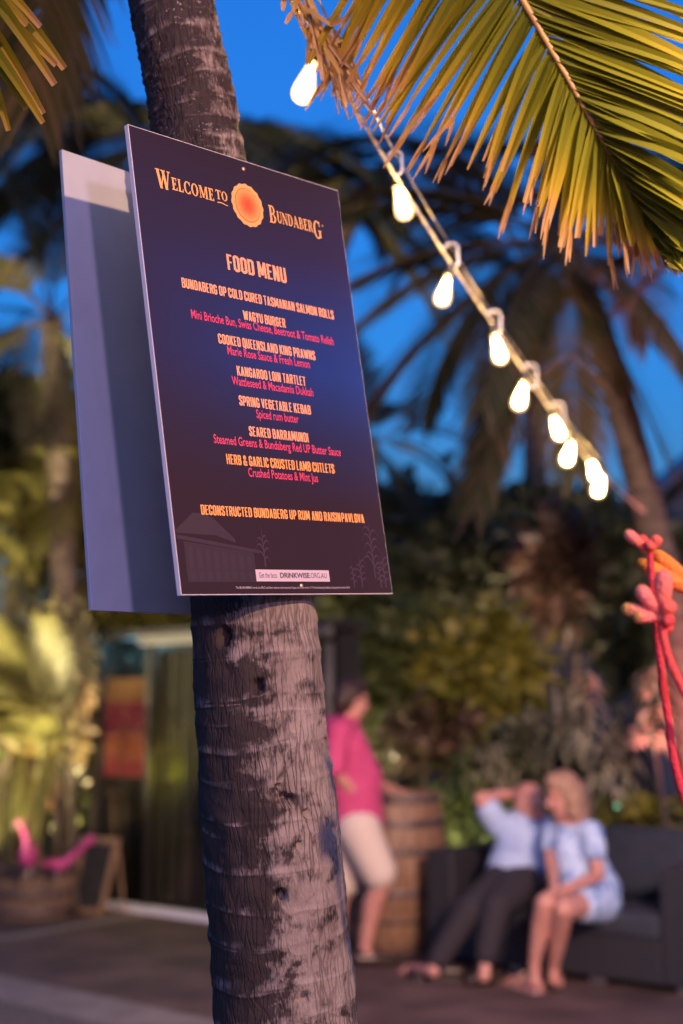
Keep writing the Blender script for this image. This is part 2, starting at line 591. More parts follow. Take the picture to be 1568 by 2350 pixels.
    bs.inputs['Roughness'].default_value = .85
    bs.inputs['Specular IOR Level'].default_value = .25
    h = math_('SUBTRACT', math_('MULTIPLY', fine, .5), math_('MULTIPLY', crack, .6))
    h = math_('ADD', h, .5)
    b = N.new('ShaderNodeBump'); b.inputs['Strength'].default_value = .9; b.inputs['Distance'].default_value = .006
    L.new(h, b.inputs['Height']); L.new(b.outputs[0], bs.inputs['Normal'])
    return m


M['palm_bark'] = palm_bark()


def reflection_panel():
    """glowing panel added for a reflection: red slats below an orange band"""
    m, nt, bs = base('reflection_panel')
    N, L = nt.nodes, nt.links
    N.remove(bs)
    tc = N.new('ShaderNodeTexCoord')
    sp = N.new('ShaderNodeSeparateXYZ'); L.new(tc.outputs['Object'], sp.inputs[0])
    r = ramp_node(nt, [(0, (.5, .045, .05)), (.36, (.42, .06, .03)), (.40, (.5, .12, .07)), (.46, (.18, .02, .03)), (.5, (.28, .02, .05)), (.74, (.30, .03, .05)), (.78, (.42, .16, .05)), (1, (.62, .27, .09))])
    mr = N.new('ShaderNodeMapRange'); mr.inputs[1].default_value = 0; mr.inputs[2].default_value = .76
    L.new(sp.outputs[2], mr.inputs[0]); L.new(mr.outputs[0], r.inputs[0])
    w = N.new('ShaderNodeTexNoise'); w.inputs['Scale'].default_value = 14
    mp = N.new('ShaderNodeMapping'); mp.inputs['Scale'].default_value = (2, 1, .15)
    L.new(tc.outputs['Object'], mp.inputs[0]); L.new(mp.outputs[0], w.inputs[0])
    mr2 = N.new('ShaderNodeMapRange'); mr2.inputs[1].default_value = .35; mr2.inputs[2].default_value = .65; mr2.inputs[3].default_value = .05; mr2.inputs[4].default_value = .12
    L.new(w.outputs[0], mr2.inputs[0])
    e = N.new('ShaderNodeEmission')
    L.new(r.outputs[0], e.inputs[0]); L.new(mr2.outputs[0], e.inputs[1])
    L.new(e.outputs[0], N['Material Output'].inputs[0])
    return m


M['reflection_panel'] = reflection_panel()

# ------------------------------------------------------------------ the setting
g = MB()
g.add([(-400, -60, -.02), (400, -60, -.02), (400, 900, -.02), (-400, 900, -.02)], [(0, 1, 2, 3)])
struct('ground', g, M['soil'])
# paved terrace: between the camera and the planting
pv = MB()
pts = [(-9, -8), (9, -8), (9, 11.6), (3.2, 10.2), (.2, 10.6), (-1.2, 12.2), (-9, 12.6)]
pv.add([(x, y, 0) for x, y in pts], [tuple(range(len(pts)))])
struct('paving', pv, M['paving'])
# pale concrete strip and the exposed gravel beyond it, lower left
a, b = G(-60, 2225), G(700, 2385)
d = (b - a).normalized()
nrm = V((d.y, -d.x, 0))
bd = MB()
q = [a - d * 4, b + d * 5, b + d * 5 + nrm * .42, a - d * 4 + nrm * .42]
bd.add([(p.x, p.y, .004) for p in q], [(0, 1, 2, 3)])
struct('concrete_strip', bd, M['band'])
gv = MB()
q = [a - d * 4 + nrm * .42, b + d * 5 + nrm * .42, b + d * 5 + nrm * 5, a - d * 4 + nrm * 5]
gv.add([(p.x, p.y, .004) for p in q], [(0, 1, 2, 3)])
struct('gravel_path', gv, M['gravel'])
a, b = G(-60, 2172), G(300, 2108)
d = (b - a).normalized(); nrm = V((-d.y, d.x, 0))
bd = MB()
q = [a - d * 4, b + d * .6, b + d * .6 + nrm * .16, a - d * 4 + nrm * .16]
bd.add([(p.x, p.y, .004) for p in q], [(3, 2, 1, 0)])
struct('paving_strip', bd, M['band'])
# wooded rise far behind the garden
hb = MB()
NX, NY = 60, 10
vs = []
for j in range(NY + 1):
    for i in range(NX + 1):
        x = -90 + 180 * i / NX
        y = 26 + 60 * j / NY
        z = -.2 + 4.2 * math.sin(min(1, j / 4) * math.pi / 2) * (.8 + .5 * noise.noise(V((x * .06, y * .05, 3))))
        vs.append((x, y, z))
hb.add(vs, [(j * (NX + 1) + i, j * (NX + 1) + i + 1, (j + 1) * (NX + 1) + i + 1, (j + 1) * (NX + 1) + i) for j in range(NY) for i in range(NX)])
struct('hill', hb, M['hill'], True)

# ------------------------------------------------------------------ signed palm: trunk
TR = [(392, 0, 3.05, .089), (449, 300, 3.02, .094), (520, 850, 2.96, .113), (580, 1400, 2.90, .1265), (602, 1700, 2.88, .133), (630, 2000, 2.87, .1405), (656, 2349, 2.86, .1455)]
axis = [P(u, v, dd) for u, v, dd, r in TR]
rads = [r for *_, r in TR]
down = (axis[-1] - axis[-2]).normalized()
k = axis[-1].z
base_pt = V((axis[-1].x + .06, axis[-1].y - .04, -.02))
axis = [V((-.55, 3.20, 4.75)), V((-.52, 3.16, 4.0)), V((-.44, 3.12, 3.4))] + axis + [base_pt.lerp(axis[-1], .4), base_pt]
rads = [.085, .084, .085] + rads + [.16, .21]
axis.reverse(); rads.reverse()
NL = 1100
cen = spline(axis, NL)
rr = [p.x for p in spline([V((r, 0, 0)) for r in rads], NL)]
palm = thing('palm_tree', 'ringed leaning palm carrying the food menu sign, green frond hanging top right', 'palm tree', (base_pt.x, base_pt.y, 0))
tb = MB()
NA = 112
ln = 0.0
rings = []
z = 0
rg = random.Random(3)
zz = 0.0
tot = sum((cen[i + 1] - cen[i]).length for i in range(NL))
while zz < tot:
    rings.append(zz)
    f = min(1, max(0, (zz - 1.9) / .7))
    zz += lerp(.058, .030, f) * rg.uniform(.5, 1.6)
rings.append(tot + 1)
holes = []
for (u, v, s) in [(508, 1460, .014), (592, 1572, .011), (650, 1830, .010), (640, 1806, .006), (668, 1836, .008), (752, 1650, .012), (690, 1942, .006), (700, 2290, .008), (700, 1866, .006), (640, 2060, .012), (770, 1905, .008)]:
    holes.append((u, v, s))
vs, ts, tcs = [], [], []
ri = 0
cam_r = V((1, 0, 0))
for i in range(NL + 1):
    T = (cen[min(i + 1, NL)] - cen[max(i - 1, 0)]).normalized()
    if i: ln += (cen[i] - cen[i - 1]).length
    ax = (cam_r - T * cam_r.dot(T)).normalized()
    ay = T.cross(ax)       # away from the camera
    while rings[ri + 1] < ln: ri += 1
    for kk in range(NA):
        q = 2 * math.pi * kk / NA - math.pi / 2       # seam (k=0) -> pointing to -ay; shift so seam is at the back
        q += math.pi
        dirv = ax * math.cos(q) + ay * math.sin(q)
        ang = ((q + math.pi / 2) % (2 * math.pi)) - math.pi   # -pi..pi with 0 ...
        l2 = ln + .012 * noise.noise(V((math.cos(q) * 1.3, math.sin(q) * 1.3, ln * 6))) + .012 * math.sin(q + ri * .7)
        # ring profile
        j = ri
        while j > 0 and rings[j] > l2: j -= 1
        while rings[j + 1] < l2: j += 1
        s = (l2 - rings[j]) / (rings[j + 1] - rings[j])
        amp = .035 + .03 * noise.noise(V((j * 3.1, q * .6, 0)))
        up_f = min(1, max(0, (ln - 2.0) / .6))
        amp *= lerp(.62, 1.15, up_f)
        saw = (1 - s) ** 2 if s < .88 else (s - .88) / .12
        rad = rr[i] * (1 + lerp(.75, 1.4, up_f) * (.6 + .8 * noise.noise(V((q * 1.1, j * 5.3, 2)))) * amp * (saw - .4))
        w = V((math.cos(q) * rr[i], math.sin(q) * rr[i], ln))
        rad += .0028 * noise.noise(w * 9) + .0040 * noise.noise(w * 22) + .0016 * noise.noise(w * 60) + lerp(0, .004, up_f) * noise.noise(w * 90)
        vs.append(cen[i] + dirv * rad)
        ts.append(max(0, saw) * (.6 + .5 * noise.noise(w * 30)))
        # round-the-trunk coordinate measured from the side that faces the camera
        a0 = ((q + math.pi / 2 + math.pi) % (2 * math.pi)) - math.pi
        tcs.append((a0 * rr[i], 0.0, ln))
fs = []
for i in range(NL):
    for kk in range(NA):
        k2 = (kk + 1) % NA
        fs.append((i * NA + kk, i * NA + k2, (i + 1) * NA + k2, (i + 1) * NA + kk))
# beetle holes pressed into the bark
for (u, v, s) in holes:
    r0 = ray(u, v)
    best, bi = 9, None
    for idx, p in enumerate(vs):
        if (idx // NA) % 2 == 0:
            wv = p - EYE
            al = wv.dot(r0)
            dist = (wv - r0 * al).length
            if dist < .02 and al + dist * 3 < best: best, bi = al + dist * 3, idx
    if bi is None: continue
    c = vs[bi].copy()
    i0 = bi // NA
    for i in range(max(0, i0 - 14), min(NL, i0 + 14)):
        for kk in range(NA):
            p = vs[i * NA + kk]
            dz = p - c
            e = math.sqrt(dz.x ** 2 + dz.y ** 2 + (dz.z * .7) ** 2) / s
            if e < 1.15:
                vs[i * NA + kk] = p + (cen[i] - p).normalized() * .028 * max(0, 1 - e ** 2 * .7)
                ts[i * NA + kk] = -.2
tb.add(vs, fs, ts)
tb.tc = tcs
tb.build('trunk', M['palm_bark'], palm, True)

# ------------------------------------------------------------------ signed palm: fronds above the frame and hanging into it
hub = V((-.55, 3.20, 4.75))


def leaflet(mb, p0, p1, w, sag, tint0=0.0, tint1=1.0, rg=rng, seg=6, split=False, face=None):
    """narrow leaf blade from p0 to p1, bowed by sag; folded slightly along its midrib"""
    p0, p1 = V(p0), V(p1)
    d = p1 - p0
    L = d.length
    vw = face if face is not None else V((rg.uniform(-.5, .5), -1, rg.uniform(-.6, .3)))
    wv = d.cross(vw).normalized()
    nv = wv.cross(d).normalized()
    pts, tt = [], []
    prof = [.55, .95, 1, .95, .8, .55, .18] if not split else [.5, .9, 1, .95, .85, .7, .55]
    for i in range(seg + 1):
        s = i / seg
        pts.append(p0 + d * s + V((0, 0, 1)) * sag * L * 4 * s * (1 - s))
        tt.append(lerp(tint0, tint1, s))
    vs, ts = [], []
    for i, p in enumerate(pts):
        ww = prof[i] * w * .5
        vs += [p - wv * ww + nv * ww * .45, p, p + wv * ww + nv * ww * .45]
        ts += [tt[i], tt[i] * .96, tt[i]]
    fs = []
    for i in range(seg):
        fs += [(3 * i, 3 * i + 1, 3 * i + 4, 3 * i + 3), (3 * i + 1, 3 * i + 2, 3 * i + 5, 3 * i + 4)]
    mb.add(vs, fs, ts)


def interp(tab, s):
    for i in range(len(tab) - 1):
        if s <= tab[i + 1][0]:
            t = (s - tab[i][0]) / (tab[i + 1][0] - tab[i][0])
            return tab[i][1].lerp(tab[i + 1][1], t)
    return tab[-1][1].copy()


RD = 2.95
rach_px = [(1010, -330), (1075, -220), (1140, -105), (1200, 0), (1255, 95), (1310, 190), (1350, 262), (1395, 340), (1435, 410), (1478, 485), (1510, 560), (1530, 610)]
rach = [P(u, v, RD + .02 * i) for i, (u, v) in enumerate(rach_px)]
full = spline([hub + V((.05, -.02, .02)), V((-.30, 3.06, 5.05)), V((-.02, 3.02, 4.75)), V((.12, 2.98, 4.2))] + rach, 90)
rs = spline(rach, 120)
# (s along the visible rachis, tip): left-hand row and right-hand row
LT = [(0, (735, 150)), (.09, (831, 230)), (.14, (865, 255)), (.2, (901, 275)), (.27, (1000, 345)), (.32, (1060, 385)), (.364, (1104, 418)), (.39, (1151, 462)), (.46, (1225, 510)), (.53, (1284, 532)), (.6, (1359, 570)), (.68, (1425, 590)), (.76, (1500, 596)), (.85, (1550, 588)), (1, (1590, 625))]
RT = [(0, (1500, -180)), (.18, (1640, 60)), (.27, (1690, 175)), (.364, (1730, 290)), (.4545, (1750, 365)), (.545, (1745, 440)), (.636, (1720, 530)), (.727, (1690, 590)), (.818, (1660, 640)), (.909, (1610, 655)), (1, (1590, 660))]
LT = [(s, P(u, v, RD + .16 + .12 * s)) for s, (u, v) in LT]
RT = [(s, P(u, v, RD + .02)) for s, (u, v) in RT]
fr = MB()
rg = random.Random(11)
nleaf = 84
for side, tab in ((0, LT), (1, RT)):
    for i in range(nleaf):
        s = ((i + rg.uniform(-.3, .3)) / nleaf)
        s = min(max(s, 0), .995) ** 1.22
        x = s * 120
        p0 = rs[int(x)].lerp(rs[min(int(x) + 1, 120)], x - int(x))
        tip = interp(tab, s) + V((rg.gauss(0, .016), rg.gauss(0, .03), rg.gauss(0, .016)))
        tip = p0 + (tip - p0) * rg.uniform(.86, 1.06)
        t1 = rg.uniform(.82, 1.05) if side == 0 else rg.uniform(.55, .85)
        leaflet(fr, p0, tip, rg.uniform(.017, .028) if side == 0 else rg.uniform(.020, .031), rg.uniform(.0, .045), rg.uniform(0, .3), t1, rg, split=rg.random() < .45)
        if side == 0 and rg.random() < .55:      # frayed dry tips
            dv = (tip - p0).normalized()
            for _ in range(2):
                e = tip + dv * rg.uniform(.02, .06) + V((rg.gauss(0, .008), rg.gauss(0, .008), -.008))
                leaflet(fr, tip - dv * .03, e, .008, 0, .88, 1.0, rg)
tag(fr.build('frond', M['frond_fg'], palm), 'yellow-green frond with dried pinkish leaf tips hanging top right')
rb = MB()
rb.tube(full, [lerp(.013, .003, i / 90) for i in range(91)], 8)
rb.build('frond_stalk', M['rachis'], palm, True)

# dry split frond end over the first bulb
dr = MB()
rg = random.Random(5)
dry_p = spline([hub + V((.06, -.05, 0)), V((-.35, 2.98, 4.7)), V((-.2, 2.98, 4.2)), P(610, -160, 3.05), P(672, -20, 3.08), P(735, 90, 3.12), P(775, 160, 3.14)], 40)
dr.tube(dry_p, [lerp(.012, .003, i / 40) for i in range(41)], 6, tint=.6)
straws = [((655, -30), (690, 60), (742, 150)), ((700, -20), (745, 80), (830, 205)), ((680, -30), (700, 60), (715, 90)), ((700, 0), (720, 80), (735, 145)), ((720, 20), (728, 110), (738, 185)), ((725, 60), (740, 130), (752, 190)), ((745, 90), (760, 160), (770, 195)),
          ((735, 70), (790, 140), (835, 198)), ((730, 60), (775, 105), (820, 108)), ((740, 80), (770, 150), (808, 195)), ((690, -30), (670, 30), (655, 55)), ((760, 150), (775, 200), (782, 232)), ((700, 20), (760, 60), (795, 40)), ((660, -40), (650, 0), (648, 25)), ((745, 110), (780, 170), (800, 240)), ((755, 60), (800, 120), (835, 205)),
          ((735, 100), (745, 165), (748, 205)), ((715, 40), (706, 110), (703, 150))]
for a_, b_, c_ in straws:
    dd = 3.1 + rg.uniform(-.08, .1)
    A, B, C = P(*a_, dd), P(*b_, dd + .01), P(*c_, dd + rg.uniform(-.03, .03))
    leaflet(dr, A, B, .013, 0, .1, .5, rg, split=True)
    leaflet(dr, A.lerp(B, .97), C, .012, 0, .5, rg.uniform(.75, 1), rg, split=True)
for i in range(16):
    s = rg.uniform(.74, 1)
    p0 = dry_p[int(s * 40)]
    e = p0 + V((rg.uniform(.01, .09), rg.gauss(0, .05), -rg.uniform(.05, .15)))
    leaflet(dr, p0, e, rg.uniform(.007, .012), .02, .2, rg.uniform(.7, 1), rg, split=True)
tag(dr.build('frond', M['frond_dry'], palm), 'dry straw-coloured frond end above the first bulb')

# frond at the left edge of the frame
lf = MB()
rg = random.Random(9)
lp = spline([hub + V((-.06, -.04, 0)), V((-.8, 3.0, 4.95)), V((-1.1, 2.9, 4.4)), P(-230, -260, 2.75), P(-160, -90, 2.75), P(-95, 60, 2.78), P(-50, 160, 2.8)], 50)
lf.tube(lp, [lerp(.014, .003, i / 50) for i in range(51)], 6, tint=.6)
for a_, b_, w in [((-70, -110), (148, 158), .026), ((-80, -90), (125, 195), .024), ((-90, -60), (100, 120), .022), ((-60, 10), (98, 262), .026), ((-70, 40), (98, 283), .02), ((-110, -60), (70, 215), .022),
                  ((-120, -120), (60, 60), .024), ((-60, 60), (60, 250), .02), ((-90, -130), (92, 62), .02), ((-40, 110), (20, 300), .02), ((-80, -40), (128, 150), .02), ((-60, 110), (-10, 320), .02)]:
    dd = 2.72 + rg.uniform(-.06, .1)
    leaflet(lf, P(*a_, dd), P(*b_, dd + .05), w, .03, .1, rg.uniform(.85, 1.05), rg, split=True)
tag(lf.build('frond', M['frond_fg'], palm), 'green frond end with browned tips at the left edge')
# the rest of the crown, above the frame


# ------------------------------------------------------------------ menu sign
# board basis in camera space (x right, y down, z depth) from the four corners seen in the photograph
def cv(c):
    return V((c[0], 0, 0)) - UP * c[1] + FW * c[2]


e1 = cv((.6594, .0394, .7530)).normalized()
e3 = -cv((-.1349, -.9761, .1602)).normalized()
e3 = (-(e3 - e1 * e3.dot(e1))).normalized()
e2 = e3.cross(e1)            # into the trunk
BW, BH, BT = .60, .90, .010
O1 = EYE + cv((-.2867, .1480, 2.5346))
ROT = Matrix((e1, e2, e3)).transposed()


def board_thing(name, label, cat, o):
    t = thing(name, label, cat, (0, 0, 0))
    t.matrix_world = Matrix.Translation(o) @ ROT.to_4x4()
    return t


sign = board_thing('menu_sign', 'dark blue food menu board with orange and pink lettering screwed to the palm trunk', 'sign', O1)
bm_ = MB()
bm_.box((BW / 2, BT / 2, BH / 2), (BW, BT, BH), mi=1)
bm_.build('board', [M['edge'], M['edge']], sign)
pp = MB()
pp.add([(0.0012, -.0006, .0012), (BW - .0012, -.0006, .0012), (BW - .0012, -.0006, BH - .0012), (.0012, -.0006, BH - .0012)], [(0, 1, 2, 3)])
pp.build('printed_face', M['sign_print_sheen'], sign)

KX, KZ = .6 / .594, .9 / .841
LAYER = [0]


_c = bpy.data.curves.new('h', 'FONT'); _c.body = 'H'; _c.size = 1
_o = bpy.data.objects.new('h', _c); COL.objects.link(_o)
_m = bpy.data.meshes.new_from_object(_o.evaluated_get(bpy.context.evaluated_depsgraph_get()))
CAPH = max(v.co.y for v in _m.vertices)
bpy.data.objects.remove(_o); bpy.data.meshes.remove(_m)


def text(s, x0, x1, z0, cap, mat, name='lettering', bold=0.0, parent=sign, y=-.0012, thick=.0003):
    cu = bpy.data.curves.new('t', 'FONT')
    cu.body = s
    cu.size = 1
    cu.space_character = 1.0
    cu.offset = bold
    cu.extrude = 0
    cu.resolution_u = 3
    o = bpy.data.objects.new('t', cu)
    COL.objects.link(o)
    dg = bpy.context.evaluated_depsgraph_get()
    me = bpy.data.meshes.new_from_object(o.evaluated_get(dg))
    bpy.data.objects.remove(o)
    xs = [v.co.x for v in me.vertices]
    mnx, mxx = min(xs), max(xs)
    sx = (x1 - x0) / (mxx - mnx)
    sz = cap / (CAPH + 2 * bold)
    out = MB()
    out.add([V((x0 + (v.co.x - mnx) * sx, y, z0 + (v.co.y + bold) * sz)) for v in me.vertices], [tuple(p.vertices) for p in me.polygons])
    bpy.data.meshes.remove(me)
    return out.build(name, mat, parent)


def tline(s, x0, x1, z0, cap, mat, bold=0.0):
    text(s, x0 * KX, x1 * KX, z0 * KZ, cap * KZ, mat, bold=bold)


# drawn condensed block capitals: centre lines of the strokes in a unit-high box
BLK = {
 'A': (.46, [[(.075, 0), (.20, .95)], [(.385, 0), (.26, .95)], [(.13, .23), (.33, .23)], [(.15, .935), (.31, .935)]]),
 'B': (.45, [[(.08, 0), (.08, 1)], [(.08, .935), (.29, .935), (.365, .86), (.365, .61), (.30, .525), (.08, .525)], [(.30, .525), (.375, .44), (.375, .14), (.29, .065), (.08, .065)]]),
 'C': (.44, [[(.365, .64), (.365, .85), (.28, .935), (.16, .935), (.08, .85), (.08, .15), (.16, .065), (.28, .065), (.365, .15), (.365, .37)]]),
 'D': (.45, [[(.08, 0), (.08, 1)], [(.08, .935), (.28, .935), (.372, .84), (.372, .16), (.28, .065), (.08, .065)]]),
 'E': (.38, [[(.08, 0), (.08, 1)], [(.08, .935), (.36, .935)], [(.08, .52), (.32, .52)], [(.08, .065), (.36, .065)]]),
 'F': (.37, [[(.08, 0), (.08, 1)], [(.08, .935), (.36, .935)], [(.08, .50), (.32, .50)]]),
 'G': (.45, [[(.365, .66), (.365, .85), (.28, .935), (.16, .935), (.08, .85), (.08, .15), (.16, .065), (.28, .065), (.365, .15), (.365, .46), (.22, .46)]]),
 'H': (.46, [[(.08, 0), (.08, 1)], [(.38, 0), (.38, 1)], [(.08, .51), (.38, .51)]]),
 'I': (.16, [[(.08, 0), (.08, 1)]]),
 'K': (.47, [[(.08, 0), (.08, 1)], [(.39, 1), (.13, .40)], [(.19, .58), (.40, 0)]]),
 'L': (.36, [[(.08, 0), (.08, 1)], [(.08, .065), (.35, .065)]]),
 'M': (.62, [[(.08, 0), (.08, 1)], [(.54, 0), (.54, 1)], [(.11, 1), (.31, .16)], [(.51, 1), (.31, .16)]]),
 'N': (.47, [[(.08, 0), (.08, 1)], [(.39, 0), (.39, 1)], [(.10, .98), (.37, .02)]]),
 'O': (.45, [[(.08, .5), (.08, .85), (.16, .935), (.29, .935), (.37, .85), (.37, .15), (.29, .065), (.16, .065), (.08, .15), (.08, .5)]]),
 'P': (.44, [[(.08, 0), (.08, 1)], [(.08, .935), (.29, .935), (.365, .85), (.365, .52), (.29, .43), (.08, .43)]]),
 'Q': (.45, [[(.08, .5), (.08, .85), (.16, .935), (.29, .935), (.37, .85), (.37, .15), (.29, .065), (.16, .065), (.08, .15), (.08, .5)], [(.24, .20), (.42, -.08)]]),
 'R': (.46, [[(.08, 0), (.08, 1)], [(.08, .935), (.29, .935), (.37, .85), (.37, .60), (.29, .50), (.08, .50)], [(.26, .50), (.39, 0)]]),
 'S': (.43, [[(.355, .68), (.355, .86), (.28, .935), (.15, .935), (.08, .86), (.08, .66), (.355, .36), (.355, .14), (.28, .065), (.15, .065), (.08, .14), (.08, .33)]]),
 'T': (.42, [[(.21, 0), (.21, 1)], [(.0, .935), (.42, .935)]]),
 'U': (.45, [[(.08, 1), (.08, .15), (.16, .065), (.29, .065), (.37, .15), (.37, 1)]]),
 'V': (.46, [[(.07, 1), (.21, .04)], [(.39, 1), (.25, .04)]]),
 'W': (.66, [[(.07, 1), (.18, .04)], [(.33, .92), (.20, .04)], [(.33, .92), (.46, .04)], [(.59, 1), (.48, .04)]]),
 'Y': (.45, [[(.07, 1), (.225, .46)], [(.38, 1), (.225, .46)], [(.225, .5), (.225, 0)]]),
 '&': (.52, [[(.46, 0), (.13, .72), (.13, .87), (.19, .935), (.26, .935), (.32, .87), (.32, .72), (.08, .36), (.08, .14), (.15, .065), (.27, .065), (.36, .15), (.44, .44)]]),
}


def block(s, x0, x1, z0, cap, mat, T=.155, track=.075):
    items, x = [], 0.0
    for ch in s:
        if ch == ' ':
            x += .20
            continue
        w, paths = BLK[ch]
        items.append((paths, x))
        x += w + track
    k = (x1 - x0) * KX / (x - track)
    hh = cap * KZ
    tz = T * .82 * hh
    out = MB()
    lay = 0
    for paths, xo in items:
        for pa_ in paths:
            lay += 1
            y = -.0012 - .00003 * (lay % 6)
            pts = [V((x0 * KX + (xo + px) * k, 0, z0 * KZ + pz * hh)) for px, pz in pa_]
            hw = T * .5 * max(k, .42 * hh)
            closed = (pts[0] - pts[-1]).length < 1e-6
            vs = []
            n = len(pts)
            for i, p in enumerate(pts):
                a_ = pts[i - 1] if i else (pts[-2] if closed else None)
                b_ = pts[i + 1] if i < n - 1 else (pts[1] if closed else None)
                d1 = (p - a_).normalized() if a_ is not None else (b_ - p).normalized()
                d2 = (b_ - p).normalized() if b_ is not None else d1
                m = (d1 + d2).normalized()
                nv = V((-m.z, 0, m.x))
                c_ = max(.5, m.dot(d1))
                half = hw * abs(nv.x) + tz * .42 * abs(nv.z)
                half /= c_
                vs += [V((p.x - nv.x * half, y, p.z - nv.z * half)), V((p.x + nv.x * half, y, p.z + nv.z * half))]
            out.add(vs, [(2 * i, 2 * i + 2, 2 * i + 3, 2 * i + 1) for i in range(n - 1)])
    return out.build('lettering', mat, sign)


block('FOOD MENU', .219, .387, .607, .031, M['peach'])
block('BUNDABERG OP COLD CURED TASMANIAN SALMON ROLLS', .090, .521, .5525, .0185, M['peach'])
block('WAGYU BURGER', .246, .366, .514, .0185, M['peach'])
tline('Mini Brioche Bun, Swiss Cheese, Beetroot & Tomato Relish', .105, .509, .4975, .0165, M['rose'], .012)
block('COOKED QUEENSLAND KING PRAWNS', .169, .444, .459, .0185, M['peach'])
tline('Marie Rose Sauce & Fresh Lemon', .190, .424, .4405, .0165, M['rose'], .012)
block('KANGAROO LOIN TARTLET', .209, .404, .403, .0185, M['peach'])
tline('Wattleseed & Macadamia Dukkah', .192, .423, .384, .0165, M['rose'], .012)
block('SPRING VEGETABLE KEBAB', .205, .408, .3465, .0185, M['peach'])
tline('Spiced rum butter', .248, .368, .3265, .0165, M['rose'], .012)
block('SEARED BARRAMUNDI', .222, .390, .2905, .0185, M['peach'])
tline('Steamed Greens & Bundaberg Red UP Butter Sauce', .125, .485, .270, .0165, M['rose'], .012)
block('HERB & GARLIC CRUSTED LAMB CUTLETS', .152, .457, .234, .0185, M['amber'])
tline('Crushed Potatoes & Mint Jus', .206, .403, .214, .0165, M['rose'], .012)
block('DECONSTRUCTED BUNDABERG UP RUM AND RAISIN PAVLOVA', .071, .533, .1395, .0175, M['amber'])
bg = MB()
bg.prism([(.193 * KX, .0235 * KZ), (.399 * KX, .0235 * KZ), (.399 * KX, .0448 * KZ), (.193 * KX, .0448 * KZ)], -.0010, -.0007)
bg.build('label_strip', M['paperw'], sign)
tline('Get the facts', .201, .249, .0300, .0095, M['ink'], .0)
tline('DRINKWISE', .258, .341, .0300, .0095, M['ink'], .028)
tline('.ORG.AU', .342, .391, .0300, .0095, M['ink'], .0)
tline('The BUNDABERG word, the BDC and Bear devices and associated logos are trade marks. © The Bundaberg Distilling Company Pty Limited 2018', .136, .459, .0105, .0036, M['paperw'], .0)


